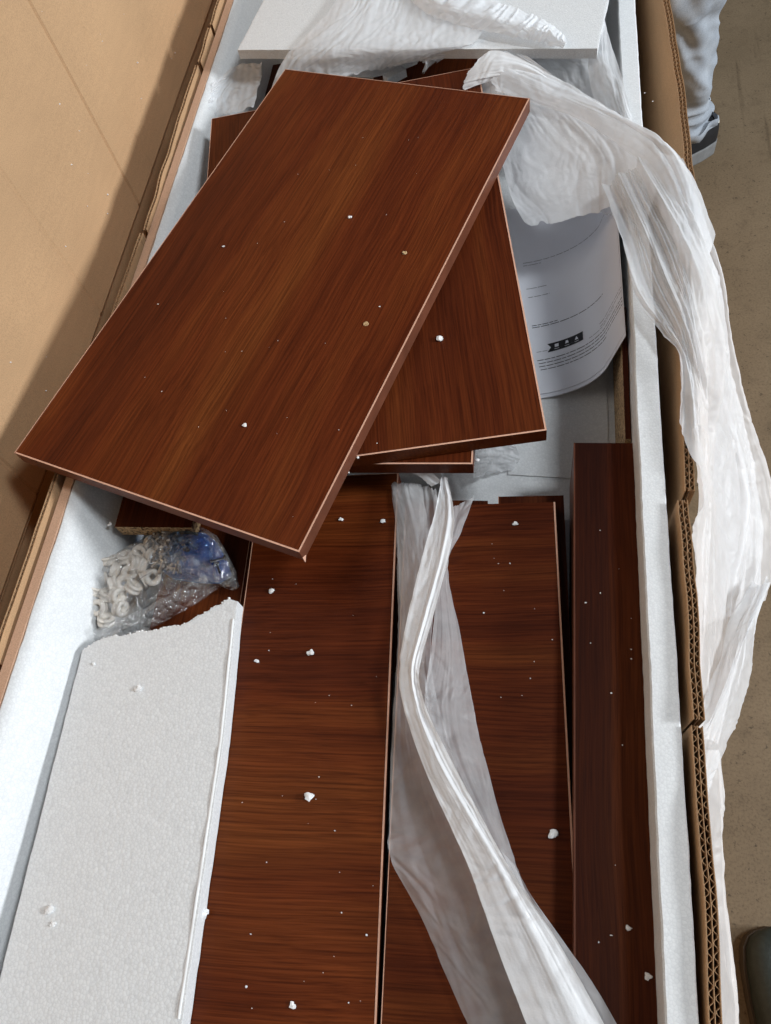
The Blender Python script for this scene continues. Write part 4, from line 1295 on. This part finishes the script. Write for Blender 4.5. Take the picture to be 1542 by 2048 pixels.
for k in range(70):
    u, v = rr.uniform(308, 362), rr.uniform(1066, 1140)
    if k > 66: u, v = rr.uniform(385, 440), rr.uniform(1080, 1140)
    p = P(u, v, 0.619); a = rr.uniform(0, math.pi); tl = rr.uniform(-0.4, 0.4)
    d = np.array([math.cos(a) * math.cos(tl), math.sin(a) * math.cos(tl), math.sin(tl)]); s1_ = np.cross(d, [0, 0, 1]); s1_ /= np.linalg.norm(s1_); s2_ = np.cross(d, s1_)
    c0 = np.array([p[0], p[1], Z(0.6165) + rr.uniform(-0.002, 0.001)])
    for (t0, r0, t1, r1) in ((-0.006, 0.0012, 0.006, 0.0010), (0.006, 0.0028, 0.0078, 0.0030)):
        vs = [c0 + d * t + (s1_ * math.cos(q) + s2_ * math.sin(q)) * r for t, r in ((t0, r0), (t1, r1)) for q in np.linspace(0, 2 * math.pi, 7)[:-1]]
        m.add(vs, [(i, (i + 1) % 6, 6 + (i + 1) % 6, 6 + i) for i in range(6)] + [tuple(range(6, 12))])
o = m.build('screws', M['steel'], None)
tag(o, 'loose heap of small zinc screws inside the hardware bag', 'screws', kind='stuff')

# ------------------------------------------------------------------ crumbs of foam
H_BIG, H_2, H_PL, H_RAIL = 0.55, 0.567, TOPH, 0.610
crumbs = [  # u, v, h, size mm, label
    (487, 849, H_BIG, 2.6, 'white foam crumb on the lower left of the big slanted panel'),
    (447, 493, H_BIG, 1.6, 'round white foam bead on the left of the big slanted panel'),
    (700, 434, H_BIG, 1.9, 'small white foam crumb in the middle of the big slanted panel'),
    (877, 678, H_2, 3.1, 'white foam crumb on the dark panel below the big one'),
    (543, 1181, H_PL, 2.4, 'foam crumb on the front plank nearest the big panel corner'),
    (621, 1303, H_PL, 2.9, 'oblong white foam crumb on the front plank, right of a smaller one'),
    (512, 1322, H_PL, 2.1, 'small white foam crumb beside the torn foam sheet on the front plank'),
    (621, 1588, H_PL, 5.0, 'largest white foam crumb, midway along the front plank'),
    (404, 1828, H_PL - 0.004, 3.9, 'white foam crumb lying against the right edge of the foam sheet'),
    (585, 2008, H_PL, 2.6, 'white foam crumb at the bottom end of the front plank'),
    (1107, 1667, H_PL, 3.0, 'white foam crumb on the plank right of the twisted film'),
    (1295, 1951, H_RAIL, 2.6, 'white foam crumb at the near end of the dark rail'),
    (1257, 1855, H_RAIL, 1.8, 'smaller white foam crumb at the middle of the dark rail'),
    (683, 1039, H_PL, 2.6, 'foam crumb at the head of the front plank near the film'),
    (767, 1042, H_PL, 2.2, 'foam crumb by the left edge of the twisted film head'),
    (1032, 1047, H_PL, 2.2, 'foam crumb at the head of the plank under the film'),
    (275, 1379, BH, 3.0, 'white foam crumb on the upper part of the torn foam sheet'),
    (99, 1822, BH, 3.4, 'white foam crumb on the lower part of the torn foam sheet'),
    (104, 1849, BH, 2.4, 'smaller foam bead just below a crumb on the torn foam sheet'),
    (187, 1328, BH, 1.7, 'tiny foam bead near the torn corner of the foam sheet'),
    (954, 921, 0.60, 2.0, 'foam crumb on the edge of the stacked panels by the gap'),
    (220, 1047, 0.606, 2.0, 'pale crumb on the small board beside the hardware bag'),
]
for k, (u, v, h, s, lab) in enumerate(crumbs):
    rr = np.random.default_rng(900 + k)
    m = MB()
    p = P(u, v, h - s * 0.0004)
    s *= 1.0 if s < 1.8 else 1.3
    nb = 1 if s < 1.8 else int(rr.integers(3, 6))
    for q in range(nb):
        vv, ff = BALL[rr.integers(6)]
        r = s * 0.001 * (0.8 if nb == 1 else rr.uniform(0.42, 0.68))
        off = np.array([rr.uniform(-1, 1), rr.uniform(-1, 1), 0]) * s * 0.0006 if nb > 1 else np.zeros(3)
        zc = np.array([0, 0, r * 0.75 - s * 0.0004])
        m.add(vv * np.array([r * rr.uniform(0.8, 1.35), r * rr.uniform(0.7, 1.2), r * 0.7]) + p + off * 0.8 + zc, ff)
    tag(m.build('foam_crumb', M['bead'], None, False), lab, 'foam crumb', 'foam crumbs on the contents')
# specks too small to pick out one by one
m = MB()
rr = np.random.default_rng(55)


def speck(p, r):
    vv, ff = BALL[rr.integers(6)]
    m.add(vv * np.array([r * rr.uniform(0.6, 1.5), r * rr.uniform(0.6, 1.2), r * 0.8]) + p + np.array([0, 0, r * 0.5]), ff)


for k in range(48):
    u, v = rr.uniform(180, 980), rr.uniform(180, 1050)
    # stay on the big panel
    p = P(u, v, H_BIG); q = Matrix.Rotation(math.radians(17.4), 3, 'Z') @ Vector((p[0] + 0.2499, p[1] - 0.5624, 0))
    if abs(q.x) < 0.145 and abs(q.y) < 0.275: speck(p, rr.choice([0.0003, 0.0004, 0.0006, 0.0008], p=[.45, .35, .15, .05]))
for k in range(28): speck(P(rr.uniform(470, 760), rr.uniform(1150, 2040), H_PL), rr.choice([0.0003, 0.0005, 0.0008], p=[.5, .4, .1]))
for k in range(14): speck(P(rr.uniform(960, 1105), rr.uniform(1060, 1700), H_PL), rr.choice([0.0003, 0.0005, 0.0007]))
for k in range(14): speck(P(rr.uniform(1170, 1305), rr.uniform(930, 2040), H_RAIL), rr.choice([0.0003, 0.0005, 0.0007]))
for (u, v, r) in ((605, 1066, .001), (640, 1003, .0008), (655, 976, .0008), (692, 942, .0008), (748, 884, .0006), (710, 912, .0012), (875, 545, .0006)):
    speck(P(u + 6, v + 3, H_BIG + 0.002), r)
for k in range(34):
    y, z = rr.uniform(0.3, 1.1), Z(rr.uniform(0.36, 0.61))
    speck(np.array([HX + 0.0009, y, z]), rr.choice([0.0004, 0.0007, 0.0011], p=[.6, .3, .1]))
for k in range(14): speck(P(rr.uniform(1285, 1325), rr.uniform(150, 900), 0.575), 0.0006)
o = m.build('foam_specks', M['bead'], None)
tag(o, 'tiny white foam specks sprinkled over the panels and cardboard', 'foam specks', kind='stuff')


# ------------------------------------------------------------------ shoes and person
def shoe(prof, name_sole, mats, sole_h, nt_=40, nr=28):
    """prof rows: (t along, half width, top height, centre shift); returns upper and sole grids in local coords: +y = toe"""
    t = np.array([p[0] for p in prof])
    ti = np.linspace(t[0], t[-1], nt_)
    wd = np.array([crom(np.array([[p[1]] for p in prof]), 400)[:, 0]]).ravel()
    g = lambda col: np.interp(ti, np.linspace(t[0], t[-1], 400), np.interp(np.linspace(t[0], t[-1], 400), t, [p[col] for p in prof]))
    W, H, C = g(1), g(2), g(3)
    ker = np.array([1, 2, 3, 2, 1]) / 9
    sm = lambda a: np.convolve(np.pad(a, 2, 'edge'), ker, 'valid')
    H, C = sm(H), sm(C)
    up, so = [], []
    for k in range(nt_):
        ang = np.linspace(0, math.pi, nr)
        ex = 0.62
        x = C[k] + W[k] * np.sign(np.cos(ang)) * np.abs(np.cos(ang)) ** ex
        z = sole_h + (H[k] - sole_h) * np.abs(np.sin(ang)) ** 0.8
        up.append(np.stack([x, np.full(nr, ti[k]), z], 1))
        ws = W[k] * 1.06 + 0.002
        px = np.array([-ws * .96, -ws, -ws, -ws * .97, ws * .97, ws, ws, ws * .96, -ws * .96]) + C[k]
        pz = np.array([0, 0.004, sole_h, sole_h + 0.003, sole_h + 0.003, sole_h, 0.004, 0, 0])
        so.append(np.stack([px, np.full(9, ti[k]), pz], 1))
    return np.array(up), np.array(so), (ti, W, H, C)


PROF = [(-0.14, 0.004, 0.060, 0), (-0.136, 0.020, 0.075, 0), (-0.125, 0.030, 0.082, 0), (-0.09, 0.036, 0.080, 0), (-0.04, 0.038, 0.078, 0), (0.0, 0.041, 0.074, 0), (0.05, 0.047, 0.062, 0.002),
        (0.09, 0.049, 0.054, 0.003), (0.115, 0.045, 0.050, 0.002), (0.130, 0.036, 0.046, 0.0), (0.140, 0.022, 0.040, 0), (0.1445, 0.005, 0.030, 0)]
# near shoe at the bottom right
sh = empty('shoe', (0, 0, 0))
up, so_, _ = shoe(PROF, 'sole', None, 0.022)
m = MB(); m.grid(up); m.build('upper', M['leather'], sh, True)
m = MB(); m.grid(so_); m.grid(np.array([so_[0], so_[0] * [0, 1, 1]])); m.grid(np.array([so_[-1], so_[-1] * [0, 1, 1]])); m.build('sole', M['seam'], sh)
# stitched toe-cap line
ang = np.linspace(0, math.pi, 28)
row = crom(up[int(40 * 0.70)], 40) ; row2 = crom(up[int(40 * 0.715)], 40)
lift = np.array([0, 0, 0.0012])
cen = np.array([0, 0, 0.03])
m = MB(); m.grid(np.array([row + lift, row2 + lift])); m.build('toe_seam', M['seam'], sh, True)
sh.location = (0.3655, -0.118, 0)
sh.rotation_euler = (0, 0, math.radians(3))
tag(sh, 'dark green-black shoe whose toe enters at the bottom right corner', 'shoe')

# person behind the box
person = empty('person', (0.36, 1.77, 0))
tag(person, 'person in grey jeans and dark sneaker standing beyond the right wall', 'person')


def tube(path, radii, nseg=56, nring=180, seed=0, wr=0.020):
    c = crom(path, nring)
    r = crom(np.array(radii), nring)
    T = np.gradient(c, axis=0); T /= np.linalg.norm(T, axis=1, keepdims=True)
    ref = np.array([0, 1.0, 0])
    X = np.cross(ref, T); X /= np.linalg.norm(X, axis=1, keepdims=True)
    Y = np.cross(T, X)
    a = np.linspace(0, 2 * math.pi, nseg + 1)
    t = np.linspace(0, 1, nring)[:, None]
    ca = np.cos(a)[None, :]; sa = np.sin(a)[None, :]
    # slanting cloth folds, stronger near the hem
    n1 = ridged(vnoise2(t * 26 + 1.6 * sa + 9, 2 + 1.2 * ca + t * 2, seed))
    n2 = ridged(vnoise2(t * 13 + 2.2 * ca + 5, 7 + 1.5 * sa, seed + 1))
    n3 = vnoise2(t * 6 + 1.5 * sa, 3 + 1.5 * ca, seed + 2)
    k = np.clip(np.exp(-t * 7), 0, 1)
    D = wr * ((0.3 + 1.0 * k) * n1 * 0.5 + (0.5 + 0.5 * k) * n2 * 0.6 + 0.9 * n3)
    Rr = r[:, :1] + D
    Ry = r[:, 1:2] + D
    return c[:, None, :] + X[:, None, :] * (ca * Rr)[..., None] + Y[:, None, :] * (sa * Ry)[..., None]


def world_leg(path, radii, seed):
    return tube(np.array(path), radii, seed=seed)


hip = np.array([0.16, 1.86, 0.90])
legA = world_leg([(0.318, 1.768, 0.085), (0.312, 1.760, 0.15), (0.300, 1.742, 0.26), (0.283, 1.722, 0.38), (0.270, 1.705, 0.48), (0.245, 1.74, 0.66), (0.215, 1.80, 0.82), (0.19, 1.84, 0.92)],
                 [(0.066, 0.066), (0.064, 0.066), (0.064, 0.068), (0.068, 0.073), (0.074, 0.078), (0.084, 0.088), (0.094, 0.098), (0.100, 0.105)], 400)
legB = world_leg([(0.10, 1.98, 0.085), (0.10, 1.975, 0.15), (0.10, 1.96, 0.26), (0.10, 1.94, 0.38), (0.105, 1.93, 0.48), (0.11, 1.91, 0.66), (0.12, 1.89, 0.82), (0.13, 1.88, 0.92)],
                 [(0.066, 0.066), (0.064, 0.066), (0.064, 0.068), (0.068, 0.073), (0.074, 0.078), (0.084, 0.088), (0.094, 0.098), (0.100, 0.105)], 410)
seat = world_leg([(0.16, 1.86, 0.80), (0.16, 1.86, 0.90), (0.155, 1.87, 1.0), (0.15, 1.88, 1.06)], [(0.10, 0.09), (0.16, 0.12), (0.165, 0.115), (0.155, 0.11)], 420)
m = MB()
for g in (legA, legB, seat): m.grid(g)
n0 = len(m.v); m.add(list(seat[-1][:-1]), [tuple(range(56))])
child_of(m.build('jeans', M['denim'], None, True), person)
# turned hem
h0 = legA[0]; ctr = h0[:-1].mean(0)
hem = np.array([ctr + (h0 - ctr) * 0.97, ctr + (h0 - ctr) * 1.03 + [0, 0, 0.002], ctr + (h0 - ctr) * 1.04 + [0, 0, 0.018], ctr + (h0 - ctr) * 1.0 + [0, 0, 0.020]])
m = MB(); m.grid(hem); child_of(m.build('hem', M['denim'], None, True), person)
# sneakers: heel to the right, toe hidden behind the carton
d_ = P(1378, 318, 1.4) - P(1423, 297, 1.4)
for (hx, hy, az) in ((0.404, 1.772, math.atan2(d_[1], d_[0])), (0.17, 2.02, math.atan2(d_[1], d_[0]))):
    sn = empty('sneaker', (0, 0, 0)) if False else None
    rot = Matrix.Translation((hx + math.cos(az) * 0.135, hy + math.sin(az) * 0.135, 0)) @ Matrix.Rotation(az - math.pi / 2, 4, 'Z')
    P2 = [(a, b, c * 1.25 if a < 0 else c * (1.25 - a * 1.6), e) for a, b, c, e in PROF]
    up, so_, (ti, W, H, C) = shoe(P2, 'sole', None, 0.034)
    def place(G): return np.array([[list((rot @ Vector(q))) for q in row] for row in G])
    m = MB(); m.grid(place(up)); shoe_o = child_of(m.build('sneaker_upper', M['shoe'], None, True), person)
    m = MB(); m.grid(place(so_)); m.grid(place(np.array([so_[0], so_[0] * [0, 1, 1]]))); m.grid(place(np.array([so_[-1], so_[-1] * [0, 1, 1]])))
    child_of(m.build('sneaker_sole', M['rubber'], None), person)
    # grey heel counter and white stripe follow the upper
    nrr = up.shape[1]
    def patch(i0, i1, f0, f1, lift):
        G = []
        for i in range(i0, i1):
            seg = up[i]
            js = np.linspace(f0, f1, 12) * (nrr - 1)
            q = np.stack([np.interp(js, np.arange(nrr), seg[:, k]) for k in range(3)], 1)
            cc = np.array([C[i], ti[i], 0.05])
            dd = q - cc; dd /= np.linalg.norm(dd, axis=1, keepdims=True) + 1e-9
            G.append(q + dd * lift)
        return np.array(G)
    m = MB(); m.grid(place(patch(0, 14, 0.0, 0.22, 0.0015))); m.grid(place(patch(0, 14, 0.78, 1.0, 0.0015))); 
    child_of(m.build('heel_counter', M['shoe_grey'], None, True), person)
    m = MB(); m.grid(place(patch(0, 26, 0.24, 0.33, 0.002))); m.grid(place(patch(0, 26, 0.67, 0.76, 0.002)))
    child_of(m.build('white_stripe', M['stripe'], None, True), person)

bpy.context.view_layer.update()
